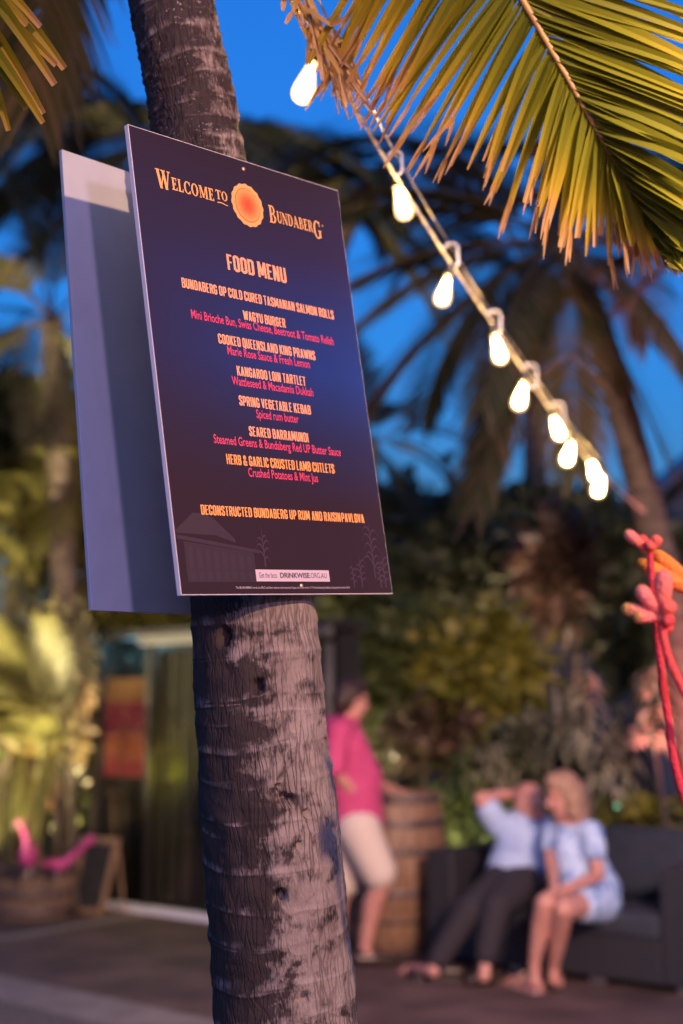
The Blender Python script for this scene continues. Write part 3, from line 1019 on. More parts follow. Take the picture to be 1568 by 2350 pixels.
# drawn serif capitals for the heading -------------------------------------------------
def glyph(ch):
    """list of polygons in a unit-height box; returns (polys, width)"""
    S, s, th = .20, .085, .06         # heavy stem, hair stroke, serif
    def rect(x0, y0, x1, y1): return [(x0, y0), (x1, y0), (x1, y1), (x0, y1)]
    def dia(xa, ya, xb, yb, w): return [(xa, ya), (xa + w, ya), (xb + w, yb), (xb, yb)]
    def ring(cx, cy, rx, ry, tx, ty, a0, a1, n=18):
        out = []
        for i in range(n):
            p, q = R(lerp(a0, a1, i / n)), R(lerp(a0, a1, (i + 1) / n))
            out.append([(cx + rx * math.cos(p), cy + ry * math.sin(p)), (cx + rx * math.cos(q), cy + ry * math.sin(q)),
                        (cx + (rx - tx) * math.cos(q), cy + (ry - ty) * math.sin(q)), (cx + (rx - tx) * math.cos(p), cy + (ry - ty) * math.sin(p))])
        return out
    def serif(xc, y, w=.34): return rect(xc - w / 2, y, xc + w / 2, y + th)
    if ch == 'W': return [dia(.10, 1, .30, 0, S), dia(.62, .9, .34, 0, s), dia(.52, 1, .72, 0, S), dia(1.02, 1, .78, 0, s), serif(.2, .95), serif(.62, .95), serif(1.06, .95, .26)], 1.2
    if ch == 'E': return [rect(.08, 0, .08 + S, 1), rect(.0, 0, .62, .09), rect(.0, .91, .58, 1), rect(.2, .47, .46, .55), rect(.53, 0, .62, .25), rect(.50, .76, .58, 1), rect(.42, .38, .47, .64)], .68
    if ch == 'L': return [rect(.08, 0, .08 + S, 1), rect(.0, 0, .60, .09), rect(.52, 0, .60, .28), serif(.18, .94, .36)], .66
    if ch == 'C': return ring(.42, .5, .42, .52, .2, .08, 42, 318) + [rect(.66, .68, .75, .98), rect(.66, .02, .75, .28)], .82
    if ch == 'O': return ring(.42, .5, .42, .52, .2, .08, 0, 360, 28), .9
    if ch == 'M': return [rect(.10, 0, .10 + s, 1), dia(.12, 1, .42, .05, S), dia(.80, 1, .46, .05, s), rect(.80, 0, .80 + S, 1), serif(.14, 0, .28), serif(.90, 0, .36), serif(.12, .94, .3), serif(.92, .94, .32)], 1.12
    if ch == 'T': return [rect(.26, 0, .26 + S, 1), rect(0, .90, .72, 1), rect(0, .74, .07, 1), rect(.65, .74, .72, 1), serif(.36, 0, .38)], .76
    if ch == 'U': return [rect(.08, .3, .08 + S, 1), rect(.64, .3, .64 + s, 1), serif(.18, .94, .36), serif(.68, .94, .28)] + ring(.405, .32, .325, .34, .16, .1, 180, 360), .84
    if ch == 'N': return [rect(.08, 0, .08 + s, 1), dia(.08, 1, .60, 0, S), rect(.70, 0, .70 + s, 1), serif(.12, 0, .28), serif(.74, .94, .28), serif(.10, .94, .24)], .9
    if ch == 'D': return [rect(.08, 0, .08 + S, 1), rect(0, 0, .4, .08), rect(0, .92, .4, 1)] + ring(.38, .5, .42, .5, .2, .08, -90, 90), .86
    if ch == 'A': return [dia(.36, 1, .06, 0, s), dia(.30, 1, .62, 0, S), rect(.2, .3, .6, .38), serif(.1, 0, .26), serif(.72, 0, .34)], .92
    if ch == 'B': return [rect(.08, 0, .08 + S, 1), rect(0, 0, .4, .08), rect(0, .92, .38, 1), rect(.2, .48, .4, .55)] + ring(.36, .745, .28, .255, .16, .07, -90, 90) + ring(.38, .265, .33, .265, .18, .07, -90, 90), .78
    if ch == 'R': return [rect(.08, 0, .08 + S, 1), serif(.18, 0, .36), rect(0, .92, .38, 1), rect(.2, .44, .4, .51), dia(.36, .46, .60, 0, S), serif(.74, 0, .24)] + ring(.36, .725, .30, .275, .17, .07, -90, 90), .86
    if ch == 'G': return ring(.44, .5, .44, .54, .2, .08, 48, 330, 22) + [rect(.62, .04, .82, .46), rect(.52, .40, .9, .47), rect(.70, .70, .78, 1)], .94
    return [], .5


def drawn(s, x0, x1, z0, caps, big, mat, drop=0.0, track=.06):
    """big first letter, small capitals after it, fitted between x0 and x1"""
    items, x = [], 0.0
    for i, ch in enumerate(s):
        h = big if i == 0 else caps
        ps, w = glyph(ch)
        if i == len(s) - 1 and drop: h = big
        zo = 0.0
        if i == 0: zo = -(big - caps) * .30
        if i == len(s) - 1 and drop: zo = -(big - caps) * .8
        items.append((ps, x, h, zo))
        x += (w + track) * h * .70
    k = (x1 - x0) / (x - track * caps)
    out = MB()
    lay = 0
    for ps, xo, h, zo in items:
        for po in ps:
            y = -.0012 - .00002 * (lay % 7)
            lay += 1
            vs = [V((x0 + (xo + px * h * .70) * k, y, z0 + zo + pz * h)) for px, pz in po]
            n = len(vs)
            out.add(vs, [tuple(range(n))])
    return out.build('lettering', mat, sign)


drawn('WELCOME', .054 * KX, .205 * KX, .738 * KZ, .024 * KZ, .036 * KZ, M['gold'])
drawn('TO', .211 * KX, .243 * KX, .7445 * KZ, .0185 * KZ, .0185 * KZ, M['gold'])
ul = MB()
pts = [(.213 + .028 * i / 8, .7385 + .0012 * math.sin(i / 8 * math.pi * 1.6)) for i in range(9)]
poly = [(x * KX, zq * KZ) for x, zq in pts] + [(x * KX, (zq - .0018) * KZ) for x, zq in reversed(pts)]
ul.prism(poly, -.0014, -.0008)
ul.build('underline_flourish', M['gold'], sign)
drawn('BUNDABERG', .360 * KX, .519 * KX, .7305 * KZ, .024 * KZ, .036 * KZ, M['gold'], drop=1)
tline('TM', .521, .527, .7490, .0035, M['gold'], .02)
# round scalloped medallion (left empty in the middle)
ec, er = V((.2985 * KX, 0, .7490 * KZ)), .0445 * KX
em = MB()
N_ = 72
def scallop(r, amp, n=16): return [(ec.x + (r + amp * math.cos(n * 2 * math.pi * i / N_)) * math.cos(2 * math.pi * i / N_), ec.z + 1.02 * (r + amp * math.cos(n * 2 * math.pi * i / N_)) * math.sin(2 * math.pi * i / N_)) for i in range(N_)]
em.prism(scallop(er, .0011), -.0012, -.0008)
eo = em.build('emblem', M['gold'], sign)
e2_ = MB(); e2_.prism(scallop(er * .80, .0006), -.0016, -.0013); e2_.build('emblem_ring', pm('emblem_red', (.72, .12, .04), .45), eo)
def emblem_glow():
    m, nt, bs = base('emblem_centre')
    N, L = nt.nodes, nt.links
    tc = N.new('ShaderNodeTexCoord')
    mp = N.new('ShaderNodeMapping'); mp.inputs['Location'].default_value = (-ec.x, 0, -ec.z)
    L.new(tc.outputs['Object'], mp.inputs[0])
    ln_ = N.new('ShaderNodeVectorMath'); ln_.operation = 'LENGTH'
    L.new(mp.outputs[0], ln_.inputs[0])
    r = ramp_node(nt, [(0, (.60, .07, .03)), (.45, (.72, .16, .05)), (1, (.9, .40, .12))])
    mr = N.new('ShaderNodeMapRange'); mr.inputs[2].default_value = er * .78
    L.new(ln_.outputs['Value'], mr.inputs[0]); L.new(mr.outputs[0], r.inputs[0]); L.new(r.outputs[0], bs.inputs['Base Color'])
    bs.inputs['Roughness'].default_value = .45
    return m
e3_ = MB(); e3_.prism(scallop(er * .765, .0005), -.0020, -.0017); e3_.build('emblem_centre', emblem_glow(), eo)

# faint printed artwork along the foot: a veranda building and sugar cane
art = MB()
def art_poly(pts, y, mi=0): art.add([V((x * KX, y, zq * KZ)) for x, zq in pts], [tuple(range(len(pts)))], mi=mi)
art_poly([(.005, .112), (.05, .142), (.075, .142), (.10, .134), (.125, .116), (.15, .098), (.15, .092), (.10, .104), (.005, .106)], -.0008, 0)
art_poly([(.004, .103), (.21, .080), (.21, .074), (.004, .096)], -.0009, 0)
art_poly([(.02, .092), (.195, .0755), (.195, .022), (.02, .022)], -.0007, 1)
for i in range(8):
    x = .028 + i * .021
    art_poly([(x, .084 - i * .0022), (x + .011, .083 - i * .0022), (x + .011, .045), (x, .045)], -.00075, 0)
    art_poly([(x, .040), (x + .011, .040), (x + .011, .026), (x, .026)], -.00075, 0)
art.build('printed_building', [M['faint'], M['faint2']], sign)
cn = MB()
rg = random.Random(4)
lay = 0
faint3 = pm('faint3', (.058, .036, .052), .45)
for (x, z0, hgt, nb) in [(.222, .05, .085, 7), (.545, .03, .15, 10), (.50, .012, .075, 7), (.475, .012, .06, 6), (.575, .012, .085, 7), (.56, .012, .06, 6)]:
    cn = MB()
    for j in range(nb):
        sg = -1 if j % 2 else 1
        zb = z0 + hgt * (.1 + .55 * j / nb)
        L_ = hgt * rg.uniform(.28, .5)
        pts = []
        for i in range(7):
            t = i / 6
            pts.append((x + sg * L_ * (.55 * t), zb + L_ * (1.1 * t - 1.15 * t * t * rg.uniform(.9, 1.0))))
        lay += 1
        vs = []
        for i, (px, pz) in enumerate(pts):
            w = .0042 * (1 - i / 6) + .0006
            vs += [V((min(px, .590) * KX, -.0008 - .00002 * (lay % 9), pz * KZ)), V((min(px, .590) * KX, -.0008 - .00002 * (lay % 9), (pz + w) * KZ))]
        cn.add(vs, [(2 * i, 2 * i + 2, 2 * i + 3, 2 * i + 1) for i in range(6)])
    cn.add([V(((x - .002) * KX, -.00079, z0 * KZ)), V(((x + .002) * KX, -.00079, z0 * KZ)), V((x * KX, -.00079, (z0 + hgt) * KZ))], [(0, 1, 2)])
    cn.build('printed_cane', faint3, sign)
for (x, zq) in ((.3, .823), (.314, .0155)):
    sw = MB()
    sw.ell((x * KX, -.001, zq * KZ), (.0045, .0026, .0045), n=14, m=8)
    sw.build('screw', M['brass'], sign, True)

# blank back of the second board, on the far side of the trunk
nn = e2
r0 = ray(210, 1400)
dd = ((O1 - EYE).dot(nn) + .285) / r0.dot(nn)
O2 = EYE + r0 * dd
r1_ = ray(141, 342)
# height from where the upper corner's ray meets the board's plane
top = EYE + r1_ * ((O2 - EYE).dot(nn) / r1_.dot(nn))
H2 = (top - O2).dot(e3)
e3b = (top - O2).normalized()
e1b = e2.cross(e3b) * -1
if e1b.dot(e1) < 0: e1b = -e1b
H2 = (top - O2).length
back = board_thing('blank_board', 'blank white back of a second board on the far side of the palm trunk', 'sign', O2)
back.matrix_world = Matrix.Translation(O2) @ Matrix((e1b, e2, e3b)).transposed().to_4x4()
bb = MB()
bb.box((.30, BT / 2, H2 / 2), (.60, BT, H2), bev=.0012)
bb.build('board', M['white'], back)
sw = MB(); sw.ell((.33, -.0, H2 - .03), (.004, .003, .004), n=10, m=6); sw.build('screw', M['steel'], back, True)

# ------------------------------------------------------------------ string of lights
cab = [(620, -170, 2.9), (655, -20, 3.05), (735, 85, 3.3), (800, 215, 3.55), (905, 398, 3.9), (1035, 602, 4.5), (1135, 748, 5.1), (1215, 868, 5.7), (1275, 955, 6.3), (1340, 1042, 7.0), (1392, 1098, 7.6), (1480, 1175, 8.75)]
cabp = spline([hub + V((.05, 0, -.9))] + [P(*c) for c in cab], 160)
strg = thing('string_lights', 'braided festoon cable with steel hooks running from the palm down to the right', 'string lights', tuple(P(*cab[4])))
cb = MB()
for i, sgn in ((0, 1), (1, -1)):        # two twisted cores
    pts = []
    for j, p in enumerate(spline([hub + V((.05, 0, -.9))] + [P(*c) for c in cab], 520)):
        pts.append(p + V((math.cos(j * .5) * .0028 * sgn, math.sin(j * .5) * .0028 * sgn, math.sin(j * .5) * .002 * sgn)))
    cb.tube(pts, .0033, 6)
cb.build('cable', M['wire'], strg, True)
sup = [(840, 215, 3.5), (905, 345, 3.92), (1037, 568, 4.5), (1135, 728, 5.1), (1222, 855, 5.8), (1285, 945, 6.4), (1400, 1085, 7.7), (1482, 1165, 8.75)]
sw = MB(); sw.tube(spline([hub + V((.09, 0, -.7)), P(700, -60, 3.1)] + [P(*c) for c in sup], 120), .0028, 6)
sw.build('support_wire', M['steel'], strg, True)
for (u, v, dd, k) in [(908, 372, 3.92, 1), (1037, 583, 4.5, 1), (1135, 738, 5.1, 1), (1218, 861, 5.75, 1), (1280, 950, 6.35, 1)]:
    hk = MB()
    s = dd / FPX
    base_ = P(u, v, dd)
    prof = [(-14, -10), (-12, -22), (0, -26), (13, -22), (15, -8), (15, 14), (13, 26), (0, 29), (-10, 26)]
    hk.tube(spline([base_ + V((x * s * 1.0, 0, -y * s)) for x, y in prof], 24), .0042, 8)
    hk.build('hook', M['steel'], strg, True)

bulb_px = [  # top u,v, bottom u,v, depth
    ((716, 143), (686, 242), 3.4), ((912, 428), (936, 508), 3.95), ((1030, 632), (1011, 706), 4.45), ((1136, 768), (1155, 838), 5.0), ((1204, 876), (1188, 944), 5.55),
    ((1270, 955), (1292, 1012), 6.2), ((1314, 1012), (1298, 1072), 6.55), ((1356, 1056), (1372, 1108), 7.2), ((1382, 1088), (1370, 1142), 7.5)]
blabel = ['largest glowing bulb, nearest the palm trunk beneath the dry frond end', 'glowing bulb right of the menu sign, just below the first pale hook', 'glowing bulb below the second hook, tilted towards the sign',
          'fourth glowing bulb down the string, just under the third hook', 'fifth glowing bulb down the string, hanging left of the cable', 'sixth glowing bulb down the string, right of the far palm trunk',
          'seventh glowing bulb down the string, just below and right of the sixth', 'second to last glowing bulb, touching the lowest one from above', 'lowest and farthest glowing bulb of the string']
prof_glass = [(.0005, -.002), (.015, -.001), (.0155, .012), (.018, .024), (.024, .045), (.030, .066), (.0325, .082), (.031, .096), (.024, .108), (.012, .115), (.0005, .117)]
prof_core = [(.0005, .012), (.010, .016), (.015, .040), (.0195, .066), (.0210, .084), (.017, .098), (.0005, .105)]
prof_cap = [(.0005, -.044), (.012, -.043), (.0155, -.036), (.0155, -.004), (.014, -.002), (.0005, -.0015)]


def bulb(p, axis_dir, scale, label):
    b = thing('light_bulb', label, 'light bulb', tuple(p), 'bulbs on the festoon string')
    z = axis_dir.normalized()
    x = z.orthogonal().normalized()
    Mt = Matrix((x, z.cross(x), z)).transposed() * scale
    q = MB(); q.lathe(prof_core, p, 14, Mt); q.build('filament', M['filament'], b, True)
    q = MB(); q.lathe(prof_glass, p, 20, Mt); q.build('glass', M['bulb_glass'], b, True)
    q = MB(); q.lathe(prof_cap, p, 14, Mt); q.build('socket', M['dkplastic'], b, True)
    return b


for (t_, b_, dd), lb in zip(bulb_px, blabel):
    p, e = P(*t_, dd), P(*b_, dd)
    bulb(p, e - p, (e - p).length / .117 * .98, lb)
# ------------------------------------------------------------------ flood lamps (modelled fixtures on stakes / a pole, some added to brighten the garden)
def floodlight(label, p, target, col, power, ang=70, rad=.08, pole=True, blend=.6):
    p, target = V(p), V(target)
    t = thing('floodlight', label, 'floodlight', (p.x, p.y, 0), 'garden floodlights')
    z = (target - p).normalized()
    x = z.orthogonal().normalized()
    Mt = Matrix((x, z.cross(x), z)).transposed()
    q = MB(); q.lathe([(.03, -.16), (.055, -.15), (.075, -.06), (.085, 0), (.078, -.002), (.06, -.05), (.0005, -.06)], p, 16, Mt); q.build('housing', M['dkplastic'], t, True)
    if pole:
        q = MB(); q.tube([(p.x, p.y, -.1), (p.x, p.y, p.z - .09)], .015, 8); q.build('stake', M['dkplastic'], t, True)
    l = bpy.data.lights.new('lamp', 'SPOT')
    l.energy = power; l.color = col; l.spot_size = R(ang); l.spot_blend = blend; l.shadow_soft_size = rad
    o = bpy.data.objects.new('lamp', l)
    COL.objects.link(o)
    o.parent = t
    o.location = p + z * .02 - ORG[t.name]
    o.rotation_euler = (-z).to_track_quat('Z', 'Y').to_euler()
    return t


floodlight('floodlight on a tall stake behind the camera tinting the terrace lilac', (1.4, -1.6, 2.6), (-.2, 3, 1.7), (.90, .56, 1), 38, 60, .10)
floodlight('warm floodlight on a tall pole outside the frame to the right of the sign', (2.65, -.67, 3.47), (.1, 2.9, 2.3), (1, .53, .30), 175, 62, .06)
floodlight('pink floodlight on a pole to the right lighting the seating area', (1.9, .8, 3.3), (.8, 9.0, .9), (1, .66, .52), 350, 62, .35)
floodlight('floodlight on a short stake beside the kangaroo paw shining red', (1.15, 1.55, .55), (.62, 2.2, 1.78), (1, .12, .12), 3.6, 50, .03)
floodlight('uplight hidden among the leaves by the left end of the pavilion', (-2.13, 11.55, .15), (-2.25, 11.15, 2.2), (1, .66, .34), 170, 62, .05)
floodlight('uplight in the planting outside the left edge', (-3.3, 8.3, .3), (-2.4, 11, 3.1), (1, .84, .46), 420, 84, .05)
floodlight('uplight added right behind the sofa to brighten the pale dracaenas', (1.55, 8.95, .12), (1.5, 9.6, 1.8), (1, .72, .50), 50, 110, .12)  # added fill lamp, lifts the bed behind the sofa
floodlight('uplight added behind the oak barrel to brighten the yellow-green bushes', (.62, 9.75, .12), (.9, 10.8, 2.4), (1, .82, .45), 26, 100, .12)  # unseen lamp added to lift the bushes past the barrel
floodlight('uplight low among the dark trees right of the pavilion', (.2, 11.2, .15), (1.4, 13.5, 4.2), (1, .68, .5), 220, 95, .15)
floodlight('red uplight behind the sofa at the foot of the right-hand palm', (2.75, 8.9, .3), (1.5, 9.4, 4.6), (1, .26, .25), 130, 60, .05)


# ------------------------------------------------------------------ palms behind
def frond_mesh(elev, L, droop, nl, seed, mat, wk=1.0):
    rg = random.Random(seed)
    mb = MB()
    d = V((math.cos(elev), 0, math.sin(elev)))
    p = V((0, 0, 0))
    n = 22
    pts = [p.copy()]
    for i in range(n):
        p = p + d * (L / n)
        d = (d + V((0, rg.gauss(0, .01), -droop / n * (.5 + 1.2 * i / n)))).normalized()
        pts.append(p.copy())
    mb.tube(pts, [lerp(.022, .004, i / n) for i in range(n + 1)], 5, tint=.7)
    for i in range(nl):
        s = .14 + .86 * (i + rg.random() * .5) / nl
        x = s * n
        k = min(int(x), n - 1)
        q = pts[k].lerp(pts[k + 1], x - k)
        T = (pts[min(k + 1, n)] - pts[max(k - 1, 0)]).normalized()
        side = V((0, 1, 0))
        upn = side.cross(T) * -1
        if upn.z < 0 and abs(T.z) < .9: upn = -upn
        ll = .78 * L / 3 * (1.0 - .6 * abs(s - .45) ** 1.3) * (1 if s < .9 else .7) * rg.uniform(.85, 1.1)
        tn = rg.random()
        for sg in (-1, 1):
            a = R(lerp(58, 28, s))
            dv = side * sg * math.sin(a) + T * math.cos(a) + upn * .12
            dv.normalize()
            pp_ = [q.copy()]
            c = q.copy()
            for j in range(4):
                c = c + dv * ll / 4
                dv = (dv + V((0, 0, -.09 - .08 * rg.random()))).normalized()
                pp_.append(c.copy())
            wv = (T - dv * T.dot(dv)).normalized()
            mb.ribbon(pp_, [w_ * wk for w_ in (.018, .030, .027, .018, .003)], wv, min(1, tn * .8 + .1 * rg.random()))
    return mb.mesh('frond', mat)


FR = {}
for mname, tagm in (('frond_bg', 'b'), ('cane', 'c')):
    for i, (el, dr_) in enumerate([(75, 1.3), (50, 1.6), (25, 1.5), (0, 1.3), (-30, .9), (-62, .4)]):
        for k in range(2):
            FR[tagm, i, k] = frond_mesh(R(el), 3.0, dr_ * (1 + .25 * k), 84, 100 + i * 7 + k, M[mname], 1.0 if tagm == 'b' else .6)


def add_frond(t, hubp, az, i, scale, kind='b', roll=0, k=None):
    o = bpy.data.objects.new('frond', FR[kind, i, rng.randrange(2) if k is None else k])
    COL.objects.link(o)
    o.parent = t
    o.location = V(hubp) - ORG[t.name]
    o.rotation_euler = (roll, 0, R(az))
    o.scale = (scale / 3,) * 3
    return o


def palm_tree(label, path, r0, r1, fronds, group='palms behind the terrace'):
    pts = [V(p) for p in path]
    t = thing('palm_tree', label, 'palm tree', (pts[0].x, pts[0].y, 0), group)
    q = MB()
    c = spline(pts, 40)
    q.tube(c, [lerp(r0, r1, i / 40) * (1 + .06 * (i % 2)) for i in range(41)], 14)
    q.build('trunk', M['bg_trunk'], t, True)
    for az, i, s in fronds:
        add_frond(t, pts[-1], az, i, s)
    return t


def crownset(seed, n, size, tilt=(0, 6)):
    rg = random.Random(seed)
    out = []
    for i in range(n):
        out.append((i * 137.5 + rg.uniform(-15, 15), min(5, int(i * 6 / n)), size * rg.uniform(.85, 1.1)))
    return out


# the rest of the signed palm's crown (above the frame)
for az, i in ((70, 1), (130, 2), (200, 1), (260, 0), (20, 0), (160, 0), (110, 3)):
    add_frond(palm, hub, az, i, 2.2)
h = P(1285, 555, 9.2)
palm_tree('leaning palm with drooping reddish fronds where the light string ends', [G(1640, 2150), P(1560, 1500, 9.0), P(1490, 1180, 9.0), P(1405, 850, 9.1), P(1330, 640, 9.2), h], .12, .075,
          [(185, 3, 2.5), (176, 2, 2.5), (178, 4, 2.2), (222, 5, 2.0), (268, 5, 1.8), (182, 1, 2.2), (200, 2, 2.1), (165, 3, 2.0), (195, 4, 1.9), (240, 4, 1.8), (300, 4, 1.9), (355, 3, 2.1), (10, 2, 2.3), (330, 5, 1.7), (215, 5, 1.7), (60, 2, 2.0), (120, 3, 2.0), (270, 2, 1.8), (150, 5, 1.6)])
h = P(1218, 660, 16)
palm_tree('slim far palm trunk standing dark against the pale sky gap', [G(1232, 1935), P(1230, 1150, 16), P(1226, 900, 16), h], .15, .11,
          [(0, 1, 1.9), (100, 1, 1.9), (150, 1, 1.9), (190, 1, 1.8), (290, 1, 1.9), (340, 2, 1.7), (20, 2, 1.6)])
h = P(430, 330, 12.6)
palm_tree('big dark palm crown behind the upper end of the signed trunk', [P(420, 1900, 12.9), P(410, 1200, 12.9), P(430, 700, 12.8), h], .18, .13,
          [(180, 2, 3.4), (200, 2, 3.2), (168, 3, 3.4), (150, 2, 3.0), (215, 3, 3.2), (190, 4, 3.0), (5, 3, 3.1), (350, 3, 3.2), (330, 3, 3.0), (15, 3, 3.0), (90, 2, 2.6), (270, 3, 3.0), (300, 3, 2.6), (240, 3, 3.0)])
h = P(118, 730, 11.6)
palm_tree('left palm with a bare purplish trunk above the lit foliage', [P(165, 1900, 11.8), P(145, 1300, 11.8), P(130, 1000, 11.7), h], .115, .09,
          [(95, 0, 2.2), (170, 1, 2.2), (200, 0, 2.3), (20, 1, 2.0), (240, 2, 2.2), (150, 3, 2.2), (330, 3, 2.0), (0, 4, 1.8), (190, 4, 2.0), (280, 4, 1.8), (120, 2, 2.1)])
h = P(1660, 520, 9.8)
palm_tree('palm crown reaching in from the right edge below the big frond', [P(1790, 2100, 9.8), P(1740, 1300, 9.6), P(1690, 800, 9.7), h], .15, .10,
          [(180, 2, 2.4), (195, 3, 2.3), (170, 4, 2.0), (160, 1, 2.5), (250, 2, 2.3), (150, 3, 2.2), (0, 2, 2.4), (60, 1, 2.4), (300, 2, 2.4)])
h = P(850, 1010, 13)
palm_tree('low dark palm just right of the menu sign with fronds over the sky gap', [P(850, 1900, 13), P(845, 1400, 13), h], .09, .08,
          [(0, 2, 1.25), (15, 3, 1.1), (340, 3, 1.1), (60, 1, 1.3), (180, 1, 1.6), (120, 0, 1.6), (200, 2, 1.4), (240, 2, 1.4), (300, 4, 1.1)])
h = P(-80, 120, 8.4)
palm_tree('palm crown showing dark at the top left edge', [P(-160, 2200, 8.6), P(-110, 1200, 8.6), P(-90, 600, 8.5), h], .15, .10,
          [(0, 3, 1.4), (345, 3, 1.5), (330, 4, 1.5), (20, 2, 1.2), (180, 2, 2.2), (120, 1, 2.2), (240, 2, 2.2), (300, 3, 1.6)])
h = P(900, 380, 12.5)
palm_tree('palm crown behind the upper light string, between the two nearer crowns', [P(690, 1900, 12.8), P(700, 1300, 12.7), P(720, 800, 12.6), P(790, 520, 12.6), h], .15, .10,
          [(175, 2, 2.0), (190, 2, 1.8), (165, 3, 1.6), (0, 2, 2.0), (350, 3, 1.7), (12, 3, 1.5), (270, 3, 1.4), (220, 3, 1.4), (90, 2, 1.6)])


def cane_palm(label, p, n, hgt, L, seed):
    rg = random.Random(seed)
    t = thing('cane_palm', label, 'cane palm', (p.x, p.y, 0), 'cane palms lit from below')
    for i in range(n):
        b = p + V((rg.gauss(0, .15), rg.gauss(0, .15), 0))
        h_ = hgt * rg.uniform(.65, 1.0)
        tp = b + V((rg.gauss(0, .18), rg.gauss(0, .18), h_))
        q = MB(); q.tube(spline([b, b.lerp(tp, .5) + V((rg.gauss(0, .03), 0, 0)), tp], 8), [.03, .028, .026, .024, .022, .02, .018, .016, .014], 7); q.build('stem', M['cane'], t, True)
        for k in range(6):
            add_frond(t, tp, rg.uniform(75, 285), [0, 1, 1, 2, 3, 2][k], L * rg.uniform(.8, 1.1), 'c')


cane_palm('tall yellow-green cane palm at the left edge beside the blank board', G(30, 2090) + V((0, .8, 0)), 8, 3.5, 1.2, 1)
cane_palm('cane palm clump glowing brightest just left of the blank board', G(85, 2072) + V((0, 1.5, 0)), 8, 3.3, .95, 2)
cane_palm('cane palm leaning over the left end of the pavilion roof', G(290, 2070) + V((0, 2.2, 0)), 5, 2.9, 1.3, 3)
cane_palm('lower cane palm at the left edge behind the barrel planter', G(0, 2110) + V((0, .3, 0)), 4, 1.5, 1.2, 4)
cane_palm('cane palm showing between the blank board and pavilion roof', G(400, 2070) + V((0, 2.4, 0)), 5, 2.9, 1.3, 5)


# ------------------------------------------------------------------ shrubs and trees
def foliage(mb, c, r, n, size, rg, clumps=14, narrow=.42):
    cs = []
    for i in range(clumps):
        while True:
            w = V((rg.uniform(-1, 1), rg.uniform(-1, 1), rg.uniform(-1, 1)))
            if .25 < w.length < 1: break
        cs.append((V((c.x + w.x * r[0] * .8, c.y + w.y * r[1] * .8, c.z + w.z * r[2] * .8)), rg.random(), rg.uniform(.6, 1.2)))
    for i in range(n):
        cc, tn, sp = rg.choice(cs)
        off = V((rg.gauss(0, .24) * r[0], rg.gauss(0, .24) * r[1], rg.gauss(0, .24) * r[2])) * sp
        p = cc + off
        if p.z < .02: p.z = rg.uniform(.02, .3)
        d = (off.normalized() * .8 + V((rg.gauss(0, .5), rg.gauss(0, .5), rg.gauss(.1, .5)))).normalized()
        s = size * rg.uniform(.6, 1.3)
        wv = d.orthogonal().normalized()
        wv = (Matrix.Rotation(rg.uniform(0, 6.28), 3, d) @ wv) * s * narrow * .5
        m1 = p + d * s * .45 + V((0, 0, -.03 * s))
        e = p + d * s + V((0, 0, -.22 * s))
        tt = min(1, max(0, tn * .6 + rg.random() * .4))
        mb.add([p, m1 - wv, e, m1 + wv], [(0, 1, 2, 3)], tt)


def shrub(name, label, cat, u, v, hw, hh, d, mat, n=900, size=.16, seed=0, group='shrubs of the garden bed', narrow=.42):
    rg = random.Random(seed * 31 + 5)
    c = P(u, v, d)
    k = d / FPX
    r = (hw * k, max(.35, hw * k * .7), hh * k)
    t = thing(name, label, cat, (c.x, c.y, 0), group)
    st = MB()
    for i in range(5):
        e = c + V((rg.uniform(-.5, .5) * r[0], rg.uniform(-.4, .4) * r[1], rg.uniform(-.1, .4) * r[2]))
        b = V((c.x + rg.gauss(0, .08), c.y + rg.gauss(0, .08), 0))
        st.tube(spline([b, b.lerp(e, .5) + V((rg.gauss(0, .05), 0, .1)), e], 8), [.028, .026, .023, .02, .018, .015, .012, .01, .007], 6)
    st.build('stem' if cat != 'tree' else 'trunk', M['stem'], t, True)
    fo = MB()
    foliage(fo, c, r, n, size, rg, 16, narrow)
    fo.build('foliage' if cat != 'tree' else 'crown', mat, t)
    return t


